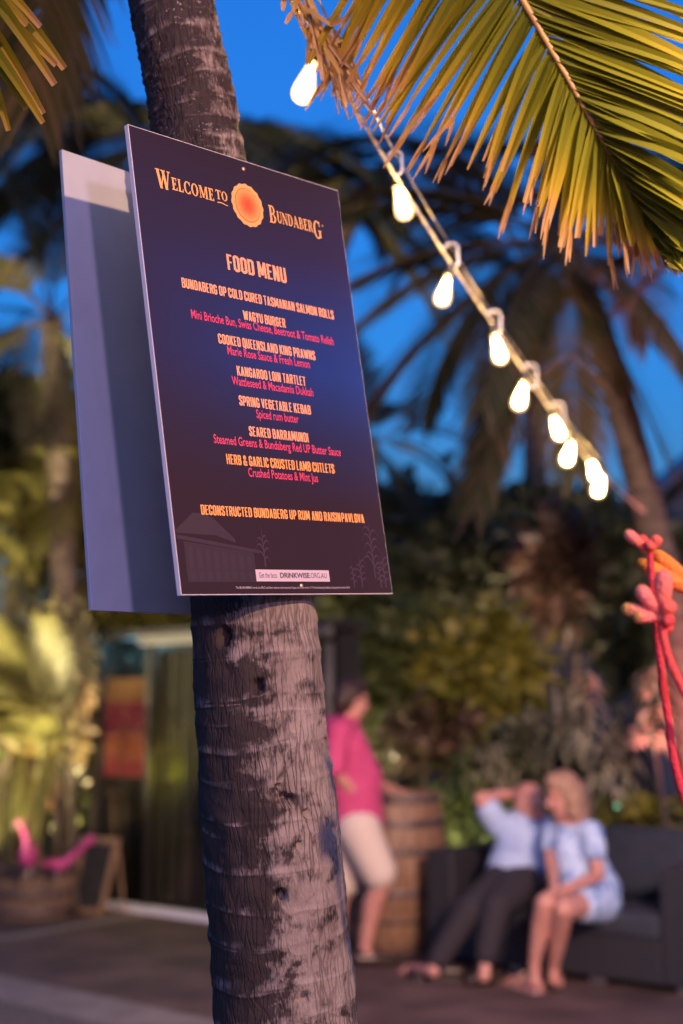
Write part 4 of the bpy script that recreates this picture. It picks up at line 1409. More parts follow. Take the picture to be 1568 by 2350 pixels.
SH = [
    ('shrub', 'olive green croton bush behind the head of the standing man', 'shrub', 930, 1545, 150, 150, 10.8, 'leaf_green', 1500, .17),
    ('shrub', 'bright yellow-green bush above the seated couple', 'shrub', 1110, 1560, 150, 150, 10.5, 'leaf_yellow', 1600, .17),
    ('shrub', 'mid green bush just right of the sign bottom corner', 'shrub', 830, 1400, 110, 130, 11.4, 'leaf_green', 1000, .18),
    ('shrub', 'dark leafy bush beneath the sky gap', 'shrub', 1040, 1330, 150, 150, 12.0, 'leaf_dark', 1000, .22),
    ('shrub', 'dark reddish bush below the lowest bulbs', 'shrub', 1300, 1330, 120, 130, 11.6, 'leaf_red', 900, .22),
    ('shrub', 'dark green bush at the right edge behind the kangaroo paw', 'shrub', 1480, 1400, 130, 200, 11.2, 'leaf_dark', 1200, .22),
    ('shrub', 'reddish low croton between the standing man and the sofa', 'shrub', 1000, 1690, 90, 70, 10.2, 'leaf_red', 700, .15),
    ('shrub', 'dark low bush right behind the barrel', 'shrub', 1080, 1840, 80, 120, 9.9, 'leaf_green', 800, .15),
    ('shrub', 'shadowy bush behind the woman on the sofa', 'shrub', 1240, 1790, 130, 130, 10.0, 'leaf_dark', 1000, .16),
    ('shrub', 'yellowish bush low at the right edge above the sofa back', 'shrub', 1470, 1880, 100, 60, 9.2, 'leaf_yellow', 600, .13),
    ('shrub', 'warm lit bush beside the left end of the pavilion', 'shrub', 165, 1510, 50, 120, 11.1, 'leaf_warm', 900, .13),
    ('shrub', 'brown-leaved bush behind the flamingo planter', 'shrub', 70, 1700, 110, 130, 11.7, 'leaf_red', 1000, .17),
    ('shrub', 'dark bush between the flamingo planter and pavilion', 'shrub', 165, 1800, 60, 130, 11.8, 'leaf_dark', 700, .16),
    ('shrub', 'small pale flowering bush low beside the pavilion frame', 'shrub', 168, 1690, 30, 60, 10.8, 'leaf_warm', 260, .10),
    ('shrub', 'yellow-green bush topping the pavilion roofline', 'shrub', 330, 1420, 150, 60, 12.6, 'leaf_yellow', 1000, .16),
    ('shrub', 'grey-green bush low at the far left edge', 'shrub', 10, 1560, 70, 110, 11.2, 'leaf_green', 700, .18),
    ('shrub', 'dusky bush filling the bed right of the pavilion post', 'shrub', 850, 1690, 90, 140, 11.6, 'leaf_dark', 900, .18),
]
for i, s in enumerate(SH):
    shrub(*s[:8], M[s[8]], s[9], s[10], seed=i + 1)
TREES = [
    ('tree', 'dark tree crown just right of the sign, lower edge of the sky', 'tree', 930, 1220, 140, 110, 15, 'leaf_dark', 1300, .3),
    ('tree', 'dark treetop directly under the sky gap', 'tree', 1110, 1235, 130, 100, 15.5, 'leaf_dark', 1300, .3),
    ('tree', 'dark treetop behind the far palm trunk', 'tree', 1270, 1215, 130, 110, 15, 'leaf_dark', 1300, .3),
    ('tree', 'dark treetop below the house roof at the right edge', 'tree', 1440, 1290, 150, 90, 14.5, 'leaf_dark', 1300, .3),
    ('tree', 'dark tree mass behind the left palm', 'tree', 40, 1010, 150, 170, 13, 'leaf_dark', 1500, .3),
    ('tree', 'dark tree behind the blank board', 'tree', 250, 1150, 150, 200, 13.5, 'leaf_dark', 1500, .3),
    ('tree', 'dark tree behind the signed trunk above the pavilion', 'tree', 560, 1300, 170, 220, 14, 'leaf_dark', 1500, .3),
]
for i, s in enumerate(TREES):
    shrub(*s[:8], M[s[8]], s[9], s[10], seed=i + 60, group='trees behind the garden')


def dracaena(label, heads, mat, seed):
    """bare canes, each ending in a shaggy column of drooping narrow leaves"""
    rg = random.Random(seed)
    c0 = P(*heads[0][:2], heads[0][3])
    t = thing('dracaena', label, 'plant', (c0.x, c0.y, 0), 'pale dracaenas behind the sofa')
    for (u, v, hh, d) in heads:
        k = d / FPX
        c = P(u, v, d)
        H = hh * k
        b = V((c.x + rg.gauss(.05, .05), c.y + .05, 0))
        ax = [b, b.lerp(c - V((0, 0, H)), .6), c - V((0, 0, H)), c + V((0, 0, H))]
        sp = spline(ax, 30)
        q = MB(); q.tube(sp, [lerp(.024, .01, i / 30) for i in range(31)], 7); q.build('stem', M['stem'], t, True)
        lf_ = MB()
        for i in range(int(150 * (H / .3))):
            s = rg.random()
            p = c + V((0, 0, H * (2 * s - 1)))
            a = rg.uniform(0, 6.283)
            L_ = rg.uniform(.16, .30) * (1 - .3 * s)
            d0 = V((math.cos(a), math.sin(a), rg.uniform(.1, .9) * (.5 + s)))
            d0.normalize()
            pts = [p.copy()]
            for j in range(4):
                p = p + d0 * L_ / 4
                d0 = (d0 + V((0, 0, -.55))).normalized()
                pts.append(p.copy())
            wv = d0.cross(V((0, 0, 1)))
            wv = wv.normalized() if wv.length > .01 else V((1, 0, 0))
            lf_.ribbon(pts, [.014, .03, .028, .018, .003], wv, min(1, max(0, rg.gauss(.55, .25))))
        lf_.build('foliage', mat, t)


dracaena('pale cream dracaena with two tall shaggy heads above the woman', [(1345, 1640, 90, 9.3), (1300, 1680, 60, 9.5)], M['leaf_pale'], 1)
dracaena('pale dracaena head nearest the right edge beneath the kangaroo paw', [(1500, 1625, 85, 8.9)], M['leaf_pale'], 2)
dracaena('broad pale dracaena clump between woman and right edge', [(1390, 1760, 70, 9.2), (1450, 1740, 60, 9.4), (1420, 1690, 60, 9.6)], M['leaf_pale'], 3)
dracaena('low greyish dracaena left of the seated man raised elbow', [(1130, 1765, 50, 9.8), (1075, 1760, 45, 10)], M['leaf_pale'], 4)
dracaena('greenish dracaena directly behind the bald man', [(1230, 1690, 60, 9.9), (1190, 1720, 45, 10)], M['leaf_pale'], 5)

# far house with a dull blue roof at the right edge
A = P(1492, 1060, 19); Bp = P(1720, 905, 19)
ho = thing('house', 'house with a dull blue pitched roof at the right edge behind the palms', 'house', (A.x + 2.2, A.y + 2.5, 0))
q = MB()
x0, x1, y0, y1 = A.x, A.x + 6.5, A.y, A.y + 6
ez, rz = A.z - .05, A.z + 2.3
xm = (x0 + x1) / 2
q.add([(x0 - .3, y0 - .3, ez - .6), (x0 - .3, y1 + .3, ez - .6), (xm, y1 + .3, rz), (xm, y0 - .3, rz), (x1 + .3, y1 + .3, ez - .6), (x1 + .3, y0 - .3, ez - .6),
       (x0 - .3, y0 - .3, ez - .75), (x0 - .3, y1 + .3, ez - .75), (xm, y1 + .3, rz - .15), (xm, y0 - .3, rz - .15), (x1 + .3, y1 + .3, ez - .75), (x1 + .3, y0 - .3, ez - .75)],
      [(0, 3, 2, 1), (3, 5, 4, 2), (6, 7, 8, 9), (9, 8, 10, 11), (0, 6, 9, 3), (3, 9, 11, 5), (1, 2, 8, 7), (2, 4, 10, 8), (0, 1, 7, 6), (5, 11, 10, 4)])
q.build('roof', M['roof'], ho)
q = MB(); q.add([(x0, y0, 0), (x1, y0, 0), (x1, y0, ez - .72), (xm, y0, rz - .2), (x0, y0, ez - .72), (x0, y1, 0), (x1, y1, 0), (x1, y1, ez - .72), (xm, y1, rz - .2), (x0, y1, ez - .72)],
                [(0, 1, 2, 3, 4), (9, 8, 7, 6, 5), (0, 4, 9, 5), (1, 6, 7, 2)])
q.build('wall', M['roof'], ho)

# ------------------------------------------------------------------ pavilion with dark glass doors
pa, pb = G(208, 2074), G(772, 2150)
pd = (pb - pa); PW = pd.length; pd.normalize()
pn = V((-pd.y, pd.x, 0))         # backwards
PH = 2.06
pav = thing('pavilion', 'black pavilion with dark glass doors and a grey top rail behind the palm trunk', 'pavilion', (0, 0, 0))
pav.matrix_world = Matrix.Translation(pa) @ Matrix((pd, pn, V((0, 0, 1)))).transposed().to_4x4()
PD = .24


def pav_uz(u, v, off=0.0):
    p = on_plane(u, v, pa + pn * off, pn) - pa
    return p.dot(pd), p.z


q = MB()
q.box((PW / 2, PD, PH / 2), (PW, .06, PH)); q.box((.03, PD / 2, PH / 2), (.06, PD - .062, PH - .05)); q.box((PW - .03, PD / 2, PH / 2), (.06, PD - .062, PH - .05))
q.build('wall', M['shed'], pav)
q = MB(); q.box((PW / 2, PD / 2, PH + .035), (PW + .06, PD + .12, .07), bev=.008); q.build('roof', M['shed'], pav)
q = MB(); q.box((.66, -.015, PH / 2 + .01), (.05, .05, PH - .02)); q.box((.05, -.012, PH / 2), (.10, .06, PH - .04)); q.box((1.32, -.015, PH / 2 + .01), (.05, .05, PH - .02)); q.build('door_frame', M['shed'], pav)
q = MB(); q.box((PW / 2 + .28, -.05, PH - .02), (PW - .56, .06, .085), bev=.02); q.build('top_rail', M['rail'], pav)
q = MB(); q.tube(spline([V((PW - .03, -.05, 0)), V((PW - .03, -.05, 1.0)), V((PW - .03, -.05, PH - .1))], 6), .035, 12); q.build('post', M['rail'], pav, True)
q = MB(); q.box((PW / 2 + .15, -.05, .025), (PW - .3, .09, .05), bev=.006); q.build('door_track', M['edge'], pav)
for (xa, xb) in ((.10, .635), (.685, 1.295), (1.345, PW - .07)):
    q = MB(); q.add([(xa, -.012, .055), (xb, -.012, .055), (xb, -.012, PH - .07), (xa, -.012, PH - .07)], [(0, 1, 2, 3)])
    q.build('glass_door', M['dark_glass'], pav)
# pleated curtain added behind the glass to imitate reflected streaks
cu_ = MB()
n = 220
vs = []
for j in range(9):
    for i in range(n + 1):
        x = .55 + (PW - .7) * i / n
        yy = .15 + .055 * math.sin(i * .38 + .9 * math.sin(i * .05)) + .02 * noise.noise(V((i * .11, j * .3, 0)))
        vs.append(V((x, yy, .06 + (PH - .16) * j / 8)))
cu_.add(vs, [(j * (n + 1) + i, j * (n + 1) + i + 1, (j + 1) * (n + 1) + i + 1, (j + 1) * (n + 1) + i) for j in range(8) for i in range(n)])
cu_.build('streak_curtain', M['streak_curtain'], pav, True)
# glowing red panel added behind the glass in place of a reflected building
ua, za = pav_uz(240, 1778, .05); ub, zb = pav_uz(337, 1555, .05)
lp_ = thing('reflection_panel', 'glowing red and orange slatted panel added behind the dark glass in place of a reflection', 'added panel', (0, 0, 0))
lp_.matrix_world = pav.matrix_world @ Matrix.Translation((ua, .05, za))
q = MB(); q.add([(0, -.006, 0), (ub - ua, -.006, 0), (ub - ua, -.006, zb - za), (0, -.006, zb - za)], [(0, 1, 2, 3)]); q.build('glow_face', M['reflection_panel'], lp_)
q = MB(); q.box(((ub - ua) / 2, .012, (zb - za) / 2), (ub - ua + .03, .03, zb - za + .03)); q.build('frame', M['shed'], lp_)
q = MB(); q.box(((ub - ua) / 2, -.004, -.35), (.05, .03, .62)); q.build('stand', M['shed'], lp_)
# coloured lamps added inside the pavilion for reflected sky and palms
for (u, v, col, pw, lab) in [(300, 1525, (.2, .7, 1), 1.1, 'small blue lamp added in the pavilion above the red panel, imitating reflected sky'), (395, 1800, (.7, .62, .02), 1.8, 'small yellow lamp added in the pavilion low on the right, imitating reflected palms')]:
    xx, zq = pav_uz(u, v, .05)
    w = pav.matrix_world @ V((xx, .05, zq))
    t = thing('reflection_lamp', lab, 'lamp', tuple(w), 'lamps added inside the pavilion')
    q = MB(); q.lathe([(.02, -.06), (.03, -.05), (.035, 0), (.03, .002), (.0005, -.02)], w - pn * .02, 12, Matrix.Rotation(R(180), 3, 'X')); q.build('housing', M['shed'], t, True)
    l = bpy.data.lights.new('lamp', 'POINT'); l.energy = pw; l.color = col; l.shadow_soft_size = .12
    o = bpy.data.objects.new('lamp', l); COL.objects.link(o); o.parent = t; o.location = (0, -.03, .09)

# ------------------------------------------------------------------ half-barrel planter with flamingos, chalkboard
def barrel(t, c, prof, hoops, mat, z0=0):
    q = MB()
    n = 28
    q.lathe(prof, c, 56)
    # stave joints: shallow grooves pressed in
    for i, p in enumerate(q.v):
        kk = i % 56
        if kk % 2 == 0:
            w = p - V(c); w.z = 0
            q.v[i] = p - w * .012
    q.build('staves', mat, t)
    for (z, r, h_) in hoops:
        q = MB(); q.lathe([(r, z), (r + .004, z + .002), (r + .004, z + h_ - .002), (r, z + h_)], c, 56); q.build('hoop', M['hoop'], t, True)


pc = G(46, 2112) + V((0, .33, 0))
pl_ = thing('barrel_planter', 'low half-barrel planter with pink flamingos in it at the left edge', 'planter', tuple(pc))
barrel(pl_, pc, [(.30, 0), (.335, .12), (.36, .25), (.372, .38), (.345, .38), (.335, .30), (.0005, .30)], [(.03, .314, .04), (.16, .349, .04), (.31, .369, .045)], M['barrel2'])
q = MB(); q.lathe([(.33, .325), (.2, .345), (.0005, .35)], pc, 24); q.build('soil', M['soil'], pl_, True)


def flamingo(label, body, head, neck_pts, yaw, k=1.0):
    t = thing('flamingo', label, 'garden ornament', (body.x, body.y, .34), 'pink garden flamingos')
    q = MB()
    Mr = Matrix.Rotation(yaw, 3, 'Z') @ Matrix.Rotation(R(12), 3, 'Y')
    q.ell(body, (.13 * k, .065 * k, .085 * k), Mr)
    q.cap(body + Mr @ V((-.08 * k, 0, .01)), .05 * k, body + Mr @ V((-.20 * k, 0, -.02)), .015)
    npts = [body + Mr @ V((.09 * k, 0, .03))] + neck_pts + [head]
    sp = spline(npts, 12)
    for i in range(12): q.cap(sp[i], lerp(.034, .018, i / 12), sp[i + 1], lerp(.034, .018, (i + 1) / 12))
    q.ell(head, (.04, .028, .03))
    remesh(q, .007, 3).build('body', M['flamingo'], t, True)
    dv = (head - sp[-3]); dv.z = 0
    if dv.length < .01: dv = V((-1, 0, 0))
    dv.normalize()
    q = MB(); q.cap(head + dv * .035, .015, head + dv * .06 - V((0, 0, .02)), .011); q.cap(head + dv * .06 - V((0, 0, .02)), .011, head + dv * .058 - V((0, 0, .05)), .004); q.build('beak', M['dkplastic'], t, True)
    for s in (-.02, .02):
        q = MB(); q.tube([body + Mr @ V((0, s, -.05)), V((body.x, body.y + s, .33))], .006, 6); q.build('leg', M['steel'], t, True)


bd_ = P(66, 1962, 9.9)
flamingo('pink garden flamingo with its neck upright in the barrel planter', bd_, P(48, 1888, 9.85), [P(60, 1925, 9.82)], R(-88))
bd_ = P(132, 1984, 10.05)
flamingo('pink garden flamingo with its neck stretched out sideways over the chalkboard', bd_, P(208, 1926, 10.1), [P(168, 1962, 10.08)], R(10), .5)

# chalkboard leaning on its side frame
cs = [P(155, 2083, 10.2), P(238, 2090, 10.2), P(268, 1926, 10.45), P(197, 1918, 10.45)]
cs[0] = G(152, 2092); cs[1] = G(236, 2098)
cx_ = (cs[1] - cs[0]); CW = cx_.length; cx_.normalize()
czv = ((cs[3] - cs[0]) + (cs[2] - cs[1])) / 2
CHh = czv.length; czv.normalize()
cyv = czv.cross(cx_)
chb = thing('chalkboard', 'tilted wooden-framed chalkboard leaning between the planter and the pavilion', 'chalkboard', tuple(cs[0]))
def cbm(x, z, y=0): return cs[0] + cx_ * x + czv * z + cyv * y
def slab(mb, x0, x1, z0, z1, y0, y1):
    vs = [cbm(x, z_, y) for x in (x0, x1) for y in (y0, y1) for z_ in (z0, z1)]
    mb.add(vs, [(0, 1, 3, 2), (4, 6, 7, 5), (0, 4, 5, 1), (2, 3, 7, 6), (0, 2, 6, 4), (1, 5, 7, 3)])
q = MB()
fw = .045
slab(q, 0, fw, 0, CHh, -.012, .014); slab(q, CW - fw, CW, 0, CHh, -.012, .014); slab(q, fw, CW - fw, 0, fw, -.011, .013); slab(q, fw, CW - fw, CHh - fw, CHh, -.011, .013)
q.build('frame', M['pine'], chb)
q = MB(); slab(q, fw, CW - fw, fw, CHh - fw, -.002, .006); q.build('slate', M['chalk'], chb)
q = MB()
for xx in (.02, CW - .02):
    e = cbm(xx, CHh * .93, .012); f = V((e.x + .02, e.y + .25, .0))
    q.tube([e, f], .012, 6)
q.build('rear_leg', M['pine'], chb)

# ------------------------------------------------------------------ wine barrel
wc = G(912, 2186) ; wc = wc + V((0, .30, 0))
wb = thing('wine_barrel', 'upright oak barrel used as a table beside the standing man', 'barrel', tuple(wc))
barrel(wb, wc, [(.285, 0), (.315, .12), (.345, .30), (.356, .49), (.345, .68), (.315, .86), (.285, .98), (.262, .98), (.262, .955), (.0005, .955)],
       [(.02, .287, .05), (.17, .322, .045), (.34, .348, .045), (.595, .348, .045), (.765, .326, .045), (.91, .296, .05)], M['barrel'])
# high grey padded bench behind the barrel
hp = G(926, 2095)
hb_ = thing('high_bench', 'grey high-backed padded bench partly hidden behind the oak barrel', 'bench', tuple(hp))
zt = P(926, 1737, hp.y).z
q = MB(); q.box((hp.x, hp.y + .08, zt - .28), (.42, .14, .54), bev=.05); q.build('backrest', M['cushion'], hb_, True)
q = MB(); q.box((hp.x, hp.y - .18, .66), (.42, .40, .14), bev=.04); q.build('seat', M['cushion'], hb_, True)
for sx in (-.17, .17):
    for sy in (-.33, .08):
        q = MB(); q.tube([(hp.x + sx, hp.y + sy, 0), (hp.x + sx, hp.y + sy, .6)], .02, 8); q.build('leg', M['dkplastic'], hb_)

# ------------------------------------------------------------------ sofa
so, se = G(980, 2204), G(1568, 2286)
su = (se - so).normalized()
sw_ = V((-su.y, su.x, 0))
SL = (se - so).length + .08
sofa = thing('sofa', 'dark woven outdoor sofa with charcoal cushions under the seated couple', 'sofa', (0, 0, 0))
sofa.matrix_world = Matrix.Translation(so) @ Matrix((su, sw_, V((0, 0, 1)))).transposed().to_4x4()
SD, AW, AH = .86, .20, .66
q = MB(); q.box((SL / 2, SD / 2, .155), (SL - 2 * AW - .004, SD, .23), bev=.01); q.build('base', M['wicker'], sofa)
for x in (AW / 2, SL - AW / 2):
    q = MB(); q.box((x, SD / 2, AH / 2 + .02), (AW, SD, AH - .04), bev=.015); q.build('arm', M['wicker'], sofa)
q = MB(); q.box((SL / 2, SD - .08, .47), (SL - 2 * AW - .004, .15, .42), bev=.015); q.build('back_frame', M['wicker'], sofa)
nseat = 2
cwid = (SL - 2 * AW) / nseat
for i in range(nseat):
    x = AW + cwid * (i + .5)
    q = MB(); q.box((x, .34, .335), (cwid - .01, .70, .145), bev=.04); q.build('seat_cushion', M['cushion'], sofa, True)
    q = MB()
    q.box((0, 0, 0), (cwid - .03, .16, .42), bev=.06)
    for p_ in q.v:
        f_ = (1 - (2 * p_.x / cwid) ** 2) * (1 - (p_.z / .21) ** 2)
        p_.y += .04 * f_ * (1 if p_.y > 0 else -1)
    Mt = Matrix.Rotation(R(-14), 3, 'X')
    q.v = [Mt @ p_ + V((x, .61, .61)) for p_ in q.v]
    q.build('back_cushion', M['cushion'], sofa, True)
for x in (.08, .62, SL - .62, SL - .08):
    for y in (.06, SD - .06):
        q = MB(); q.box((x, y, .021), (.09, .05, .042), bev=.004); q.build('foot', M['steel'], sofa)


def S(x, y, z):
    return so + su * x + sw_ * y + V((0, 0, z))


# ------------------------------------------------------------------ people
def Z(zx, zy, d):
    return P(721 + .54 * zx, 1505 + .54 * zy, d)


def head(mb, c, face, up, s=1.0):
    face = V(face).normalized(); up = V(up)
    up = (up - face * up.dot(face)).normalized()
    side = up.cross(face)
    B = Matrix((side, face, up)).transposed()
    mb.ell(c + B @ V((0, -.012, .025)) * s, (.076 * s, .094 * s, .092 * s), B)
    mb.ell(c + B @ V((0, .018, -.045)) * s, (.060 * s, .070 * s, .075 * s), B)
    mb.ell(c + B @ V((0, .055, -.095)) * s, (.032 * s, .028 * s, .022 * s), B)
    mb.cap(c + B @ V((0, .088, .005)) * s, .009 * s, c + B @ V((0, .106, -.035)) * s, .014 * s)
    mb.cap(c + B @ V((-.03, .083, .022)) * s, .010 * s, c + B @ V((.03, .083, .022)) * s, .010 * s)
    for sg in (-1, 1):
        mb.ell(c + B @ V((sg * .078, -.01, -.012)) * s, (.010 * s, .020 * s, .032 * s), B)
    return B


def face_parts(c, B, root, s=1.0):
    for sg in (-1, 1):
        q = MB(); q.ell(c + B @ V((sg * .031, .083, .004)) * s, (.013 * s, .008 * s, .007 * s), B, 10, 6); q.build('eye', M['eye'], root, True)
    q = MB(); q.ell(c + B @ V((0, .084, -.062)) * s, (.024 * s, .010 * s, .008 * s), B, 10, 6); q.build('mouth', M['lips'], root, True)


def hand(mb, w, d, n, s=1.0, curl=.5, thumb=1):
    """palm and five fingers from wrist w, pointing d, palm facing n"""
    d = V(d).normalized(); n = V(n)
    n = (n - d * n.dot(d)).normalized()
    x = d.cross(n) * thumb
    mb.cap(w, .026 * s, w + d * .03 * s, .028 * s)
    for i, o in enumerate((-.027, -.009, .009, .027)):
        k = w + d * .085 * s + x * o * s
        mb.cap(w + d * .02 * s + x * o * .7 * s, .015 * s, k, .0115 * s)
        L = (.072, .082, .076, .058)[i] * s
        d1 = (d + n * curl * .6).normalized(); d2 = (d + n * curl * 1.6).normalized()
        sp = x * o * .25
        m = k + (d1 + sp) * L * .5
        mb.cap(k, .0105 * s, m, .0095 * s)
        mb.cap(m, .0095 * s, m + d2 * L * .5, .008 * s)
    t0 = w + d * .03 * s - x * .026 * s
    t1 = t0 + (d * .5 - x * .8 + n * .3).normalized() * .045 * s
    mb.cap(t0, .015 * s, t1, .0115 * s)
    mb.cap(t1, .0115 * s, t1 + (d * .8 - x * .3 + n * .4).normalized() * .035 * s, .009 * s)


def shoe(mb, heel, toe, w=.045, h=.055):
    d = (toe - heel)
    mb.cap(heel + V((0, 0, .042)), .040, heel.lerp(toe, .45) + V((0, 0, .045)), w * .95)
    mb.cap(heel.lerp(toe, .4) + V((0, 0, .042)), w, toe + V((0, 0, .030)) - d.normalized() * .03, w * .78)


# --- man standing with a hand on the barrel
D1 = 8.55
g0 = G(855, 2207)
yd = g0.y
def A_(zx, zy, dd=0.0): return Z(zx, zy, D1 + dd)
m1 = thing('person', 'man in bright pink shirt and cream shorts standing with one hand on the barrel', 'person', (g0.x, g0.y, 0))
m1_head = A_(160, 185)
face1 = V((.86, .48, -.08))
bd = MB()
B1m = head(bd, m1_head, face1, V((.04, 0, 1)), 1.05)
neck = A_(128, 268)
bd.limb([(m1_head + V((-.01, 0, -.06)), .056), (neck, .062), (neck - V((.01, 0, .06)), .075)])
chest, belly, pelv = A_(120, 390), A_(165, 560), A_(170, 690)
side1 = V((-.48, .86, 0))          # body's left, away from the camera
bd.limb([(neck - V((.0, 0, .07)), .10), (chest, .135), (belly, .150), (pelv, .140)])
shR, shL = A_(100, 320, -.17), A_(125, 310, .20)
bd.limb([(neck - V((0, 0, .06)), .07), (shR, .062)]); bd.limb([(neck - V((0, 0, .06)), .07), (shL, .062)])
elR, wrR = A_(80, 490, -.20), A_(190, 590, -.13)
bd.limb([(shR, .058), (elR, .045), (wrR, .029)])
elL, wrL = A_(200, 460, .28), A_(282, 548, .20)
bd.limb([(shL, .056), (elL, .045), (wrL, .029)])
wz = wc.z + .985
wrL2 = wrL
hand(bd, wrL2, V((.9, .1, -.15)), V((0, 0, -1)), 1.0, .25, 1)
hand(bd, wrR, V((.5, .6, -.5)), V((0, .6, -.6)), 1.0, .6, 1)
hipR, hipL = A_(190, 730, -.09), A_(150, 730, .09)
knR, anR = A_(292, 950, -.14), A_(218, 1235, -.10)
knL, anL = A_(120, 985, .10), A_(110, 1240, .12)
bd.limb([(hipR, .105), (knR, .062), (knR.lerp(anR, .35) + V((-.02, .01, 0)), .060), (anR, .038)])
bd.limb([(hipL, .105), (knL, .062), (knL.lerp(anL, .35) + V((-.02, .01, 0)), .060), (anL, .038)])
for an in (anR, anL):
    bd.cap(an, .036, V((an.x + .02, an.y, .07)), .033)
    bd.cap(V((an.x, an.y, .05)), .030, V((an.x + .13, an.y + .02, .035)), .024)
remesh(bd, .0065, 4).build('body', M['skin'], m1, True)
face_parts(m1_head, B1m, m1, 1.05)
q = MB()
for ox, oy, oz, r in ((0, -.03, .035, .088), (0, -.055, -.005, .078), (0, .02, .065, .070), (0, -.065, -.04, .06), (.045, -.02, .03, .055), (-.045, -.02, .03, .055), (0, .055, .072, .045)):
    q.ell(m1_head + B1m @ V((ox, oy, oz)) * 1.05, r * 1.03)
remesh(q, .010, 3).build('hair', M['hair_dark'], m1, True)
q = MB()
q.limb([(neck - V((.0, 0, .055)), .100), (chest + V((-.02, 0, .06)), .150), (chest, .158), (belly + V((.01, 0, .05)), .172), (belly, .176), (A_(175, 640), .172), (A_(178, 690), .174)])
q.limb([(neck - V((0, 0, .05)), .085), (shR, .082)]); q.limb([(neck - V((0, 0, .05)), .085), (shL, .082)])
q.limb([(shR, .082), (shR.lerp(elR, .85), .078)]); q.limb([(shL, .080), (shL.lerp(elL, .8), .074)])
q.limb([(chest + V((-.04, -.1, -.02)), .10), (belly + V((-.03, -.05, 0)), .13)])
remesh(q, .011, 6).build('shirt', M['shirt_pink'], m1, True)
q = MB()
q.limb([(pelv + V((0, 0, .06)), .158), (pelv, .165)])
q.limb([(hipR, .135), (hipR.lerp(knR, .5), .118), (hipR.lerp(knR, .84), .108)])
q.limb([(hipL, .135), (hipL.lerp(knL, .5), .120), (hipL.lerp(knL, .86), .116)])
remesh(q, .011, 5).build('shorts', M['shorts'], m1, True)
for an in (anR, anL):
    q = MB(); shoe(q, V((an.x - .05, an.y - .01, 0)), V((an.x + .20, an.y + .03, 0)), .047)
    remesh(q, .009, 3).build('shoe', M['leather'], m1, True)

# --- bald man on the sofa, arm behind his head
m2p = Z(850, 945, 8.28)
m2 = thing('person', 'bald man in pale blue shirt and dark trousers seated with one arm behind his head', 'person', (m2p.x, m2p.y, 0))
bd = MB()
hd2 = Z(918, 628, 8.42)
B2m = head(bd, hd2, V((.62, -.72, -.22)), V((-.22, .15, 1)), 1.06)
nk = Z(905, 712, 8.46)
bd.limb([(hd2 + V((0, .02, -.05)), .058), (nk, .062)])
ch, ab, pe = Z(888, 790, 8.44), Z(868, 880, 8.36), m2p
bd.limb([(nk, .085), (ch, .14), (ab, .145), (pe, .140)])
sR, sL = Z(785, 715, 8.40), Z(985, 735, 8.58)
bd.limb([(nk, .07), (sR, .062)]); bd.limb([(nk, .07), (sL, .062)])
eR, wR = Z(712, 606, 8.38), Z(838, 583, 8.52)
bd.limb([(sR, .058), (eR, .045), (wR, .030)])
hand(bd, wR, V((1, .08, .12)), V((.3, -.4, -.9)), 1.0, .45, 1)
eL, wL = Z(1060, 830, 8.62), Z(1030, 930, 8.40)
bd.limb([(sL, .056), (eL, .045), (wL, .030)])
hand(bd, wL, V((-.7, -.3, -.3)), V((0, 0, -1)), 1.0, .4, -1)
hpR, hpL = Z(810, 965, 8.22), Z(880, 965, 8.20)
kR, aR = Z(660, 1075, 7.98), Z(522, 1300, 7.92)
kL, aL = Z(775, 1065, 7.90), Z(730, 1280, 7.82)
for hp_, kn_, an_ in ((hpR, kR, aR), (hpL, kL, aL)):
    bd.limb([(hp_, .10), (kn_, .062), (kn_.lerp(an_, .35), .058), (an_, .036)])
tR, tL = G(721 + .54 * 400, 1505 + .54 * 1350), G(721 + .54 * 672, 1505 + .54 * 1392)
bd.limb([(aR, .036), (V((aR.x - .02, aR.y - .02, .07)), .036), (V((tR.x, tR.y, .03)), .026)])
bd.limb([(aL, .036), (V((aL.x - .01, aL.y - .03, .06)), .032), (V((aL.x, aL.y, .045)).lerp(V((tL.x, tL.y, .035)), .75), .024)])
for i in range(5):
    c = V((tR.x, tR.y, .026)) + V((-.022 + .004 * i, -.030 + .016 * i, 0))
    bd.cap(c, .010, c + V((-.028 + .003 * i, -.008, -.008)), .008)
remesh(bd, .0065, 4).build('body', M['skin'], m2, True)
face_parts(hd2, B2m, m2, 1.06)
q = MB()
q.limb([(nk - V((0, 0, .035)), .092), (ch + V((0, 0, .05)), .152), (ch, .158), (ab, .164), (pe + V((0, 0, .05)), .160)])
q.limb([(nk - V((0, 0, .03)), .075), (sR, .080), (sR.lerp(eR, .55), .076)]); q.limb([(nk - V((0, 0, .03)), .075), (sL, .080), (sL.lerp(eL, .55), .074)])
q.limb([(ch + su * .10, .09), (ab + su * .09, .10)]); q.limb([(ch - su * .09, .09), (ab - su * .08, .10)])
remesh(q, .011, 5).build('shirt', M['shirt_blue'], m2, True)
q = MB()
q.limb([(pe + V((0, 0, .03)), .160), (pe, .158)])
for hp_, kn_, an_ in ((hpR, kR, aR), (hpL, kL, aL)):
    q.limb([(hp_, .125), (kn_, .084), (kn_.lerp(an_, .5), .075), (kn_.lerp(an_, .93), .066)])
remesh(q, .011, 4).build('trousers', M['trousers'], m2, True)
q = MB(); shoe(q, V((aL.x + .03, aL.y + .03, 0)), V((tL.x - .05, tL.y - .07, 0)), .046); remesh(q, .009, 3).build('shoe', M['leather'], m2, True)
q = MB(); q.tube([nk + V((-.05, -.13, -.03)), ch + V((-.05, -.165, .02)), ch + V((-.075, -.175, -.04))], .005, 6)
